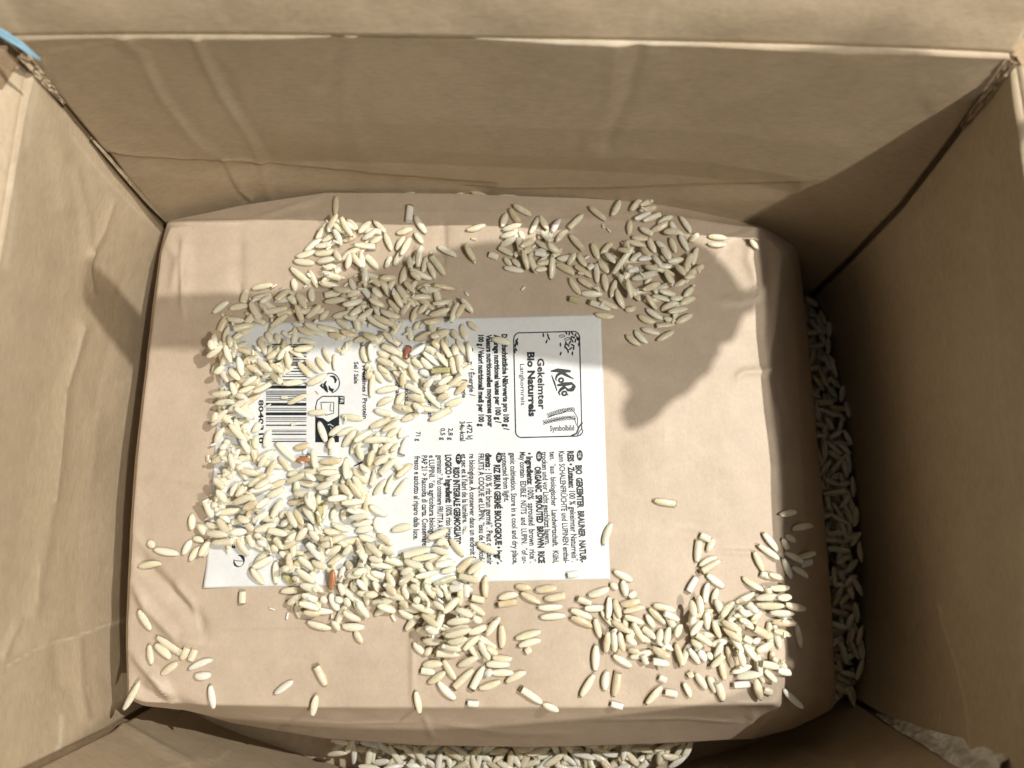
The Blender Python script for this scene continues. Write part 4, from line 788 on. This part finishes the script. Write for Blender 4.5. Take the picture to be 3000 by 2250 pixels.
for _ in range(150):
    g = random.choice([q for q in placed[:900] if q[8] == 'bag']); x, y = g[0]+random.gauss(0, 4), g[1]+random.gauss(0, 4)
    r = drop(HB, x, y, random.uniform(0, 3.1), 1.9)
    if not r: continue
    me = GM[('' if random.random() < .6 else 'w', 2, random.randrange(2))]; q_ = random.uniform(.22, .5)
    M = Matrix.Translation(Vector((x, y, r[0]-.35))*MM) @ Matrix.Rotation(random.uniform(0, 6), 4, 'Z') @ Matrix.Rotation(random.uniform(-.4, .4), 4, 'X') @ Matrix.Diagonal((random.uniform(.7, 1.9)*MM, q_, q_, 1))
    k_ = '' if me.materials[0] == M_rice else 'w'; Vc = np.array([v.co[:] for v in me.vertices]); Mn = np.array(M); Vc = Vc@Mn[:3, :3].T+Mn[:3, 3]
    off = sum(len(q) for q in stuffV[k_]); stuffV[k_].append(Vc); stuffF[k_] += [tuple(off+v for v in p.vertices) for p in me.polygons]
V = []; F = []; mats = []
for kk, mi in (('', 0), ('w', 1)):
    if not stuffV[kk]: continue
    off = sum(len(q) for q in V); V.append(np.vstack(stuffV[kk])); F += [tuple(off+v for v in f) for f in stuffF[kk]]; mats += [mi]*len(stuffF[kk])
me = bpy.data.meshes.new('spilled_rice'); me.from_pydata(np.vstack(V).tolist(), [], F); me.update()
o = bpy.data.objects.new('spilled_rice', me); COL.objects.link(o); me.materials.append(M_rice); me.materials.append(M_chalk)
me.polygons.foreach_set('material_index', mats); me.polygons.foreach_set('use_smooth', [len(p.vertices) < 5 for p in me.polygons])
tag(o, 'remaining spilled rice buried in the heaps on the bag and in the gaps round it', 'rice', kind='stuff')
ORD = 'leftmost second third fourth fifth sixth seventh eighth ninth tenth eleventh twelfth thirteenth fourteenth fifteenth'.split()
bylab = {}
for q in INDS: bylab.setdefault(q[1], []).append(q)
for l, qs in bylab.items():
    if len(qs) < 2: continue
    qs.sort(key=lambda q: q[2][0])
    for k, q in enumerate(qs[:15]): q[0]['label'] = l.replace(' lying ', ' ').replace('in the middle of', 'mid').replace('rice grain', 'grain' if len(l.split()) > 12 else 'rice grain')+', '+(ORD[0] if k == 0 else ORD[k]+' from left')
print('grains', len(placed), 'individual', n_ind, 'bag', sum(1 for g in placed if g[8] == 'bag'))

# ================================================================== what throws the big shadow: a phone held over the box
LP = np.array(key.location)/MM
def up_to(px_, py_, z):
    P = np.array([*unp(px_, py_, 50.), 50.]); t = (z-P[2])/(LP[2]-P[2]); return P+(LP-P)*t
def slab(name, outline, z, thick, mat, parent=None, bulge=0.):
    P = np.array([up_to(a[0], a[1], z) for a in outline]); n = len(P); c = P.mean(0)
    V = []; F = []
    lv = [(-1, .0), (-.6, .5), (0, .7), (.6, .5), (1, 0)] if bulge else [(-1, 0), (1, 0)]
    for zz, k in lv:
        for p in P:
            d = (c-p); d[2] = 0; d = d/(np.linalg.norm(d)+1e-6); ins = bulge*(.7-k); V.append(p+d*ins+np.array([0, 0, zz*thick/2]))
    L = len(lv)
    for q in range(L-1):
        for i in range(n): F.append((q*n+i, q*n+(i+1) % n, (q+1)*n+(i+1) % n, (q+1)*n+i))
    F.append(tuple(range(n))[::-1]); F.append(tuple((L-1)*n+i for i in range(n)))
    o = mesh(name, V, F, mat, smooth=False)
    bm = bmesh.new(); bm.from_mesh(o.data); bmesh.ops.triangulate(bm, faces=[f for f in bm.faces if len(f.verts) > 4]); bmesh.ops.recalc_face_normals(bm, faces=bm.faces); bm.to_mesh(o.data); bm.free()
    return o
def smooth_poly(pl, it=2):
    for _ in range(it):
        q = []
        for a, b in zip(pl, pl[1:]+pl[:1]): q += [(a[0]*.75+b[0]*.25, a[1]*.75+b[1]*.25), (a[0]*.25+b[0]*.75, a[1]*.25+b[1]*.75)]
        pl = q
    return pl
M_skin = plain('skin', (.55, .33, .24), .5)
hand_out = [(1050,800),(1250,735),(1400,700),(1560,700),(1700,655),(1830,640),(1960,660),(2060,715),(2130,790),(2168,858),(2205,848),(2238,826),(2258,842),(2240,872),(2212,888),(2204,908),(2172,920),(2160,950),(2140,998),(2108,1000),(2090,1012),(2092,1050),(2068,1080),(2062,1104),(2030,1120),(2004,1158),(1972,1160),(1940,1198),(1915,1215),(1893,1246),(1878,1200),(1886,1165),(1907,1138),(1880,1095),(1830,1070),(1760,1062),(1640,1042),(1520,1020),(1300,1000),(1050,1000)]
ph = slab('smartphone', [(250,862),(700,862),(900,848),(1120,800),(1120,1000),(850,1018),(650,1000),(470,982),(250,960)], 285, 8, M_phone)
tag(ph, 'black smartphone held above the box, out of the picture, throwing the shadow band', 'phone')
hd = slab('gripping_hand', hand_out, 292, 9, M_skin, bulge=.9)
tag(hd, 'hand holding the phone above the box, out of the picture', 'hand')
# table the box stands on
tb = mesh('table_top', [(-1500,-1500,-4.3),(1500,-1500,-4.3),(1500,1500,-4.3),(-1500,1500,-4.3)], [(0,1,2,3)], plain('table_surface', (.20, .19, .18), .6)); tag(tb, kind='structure')
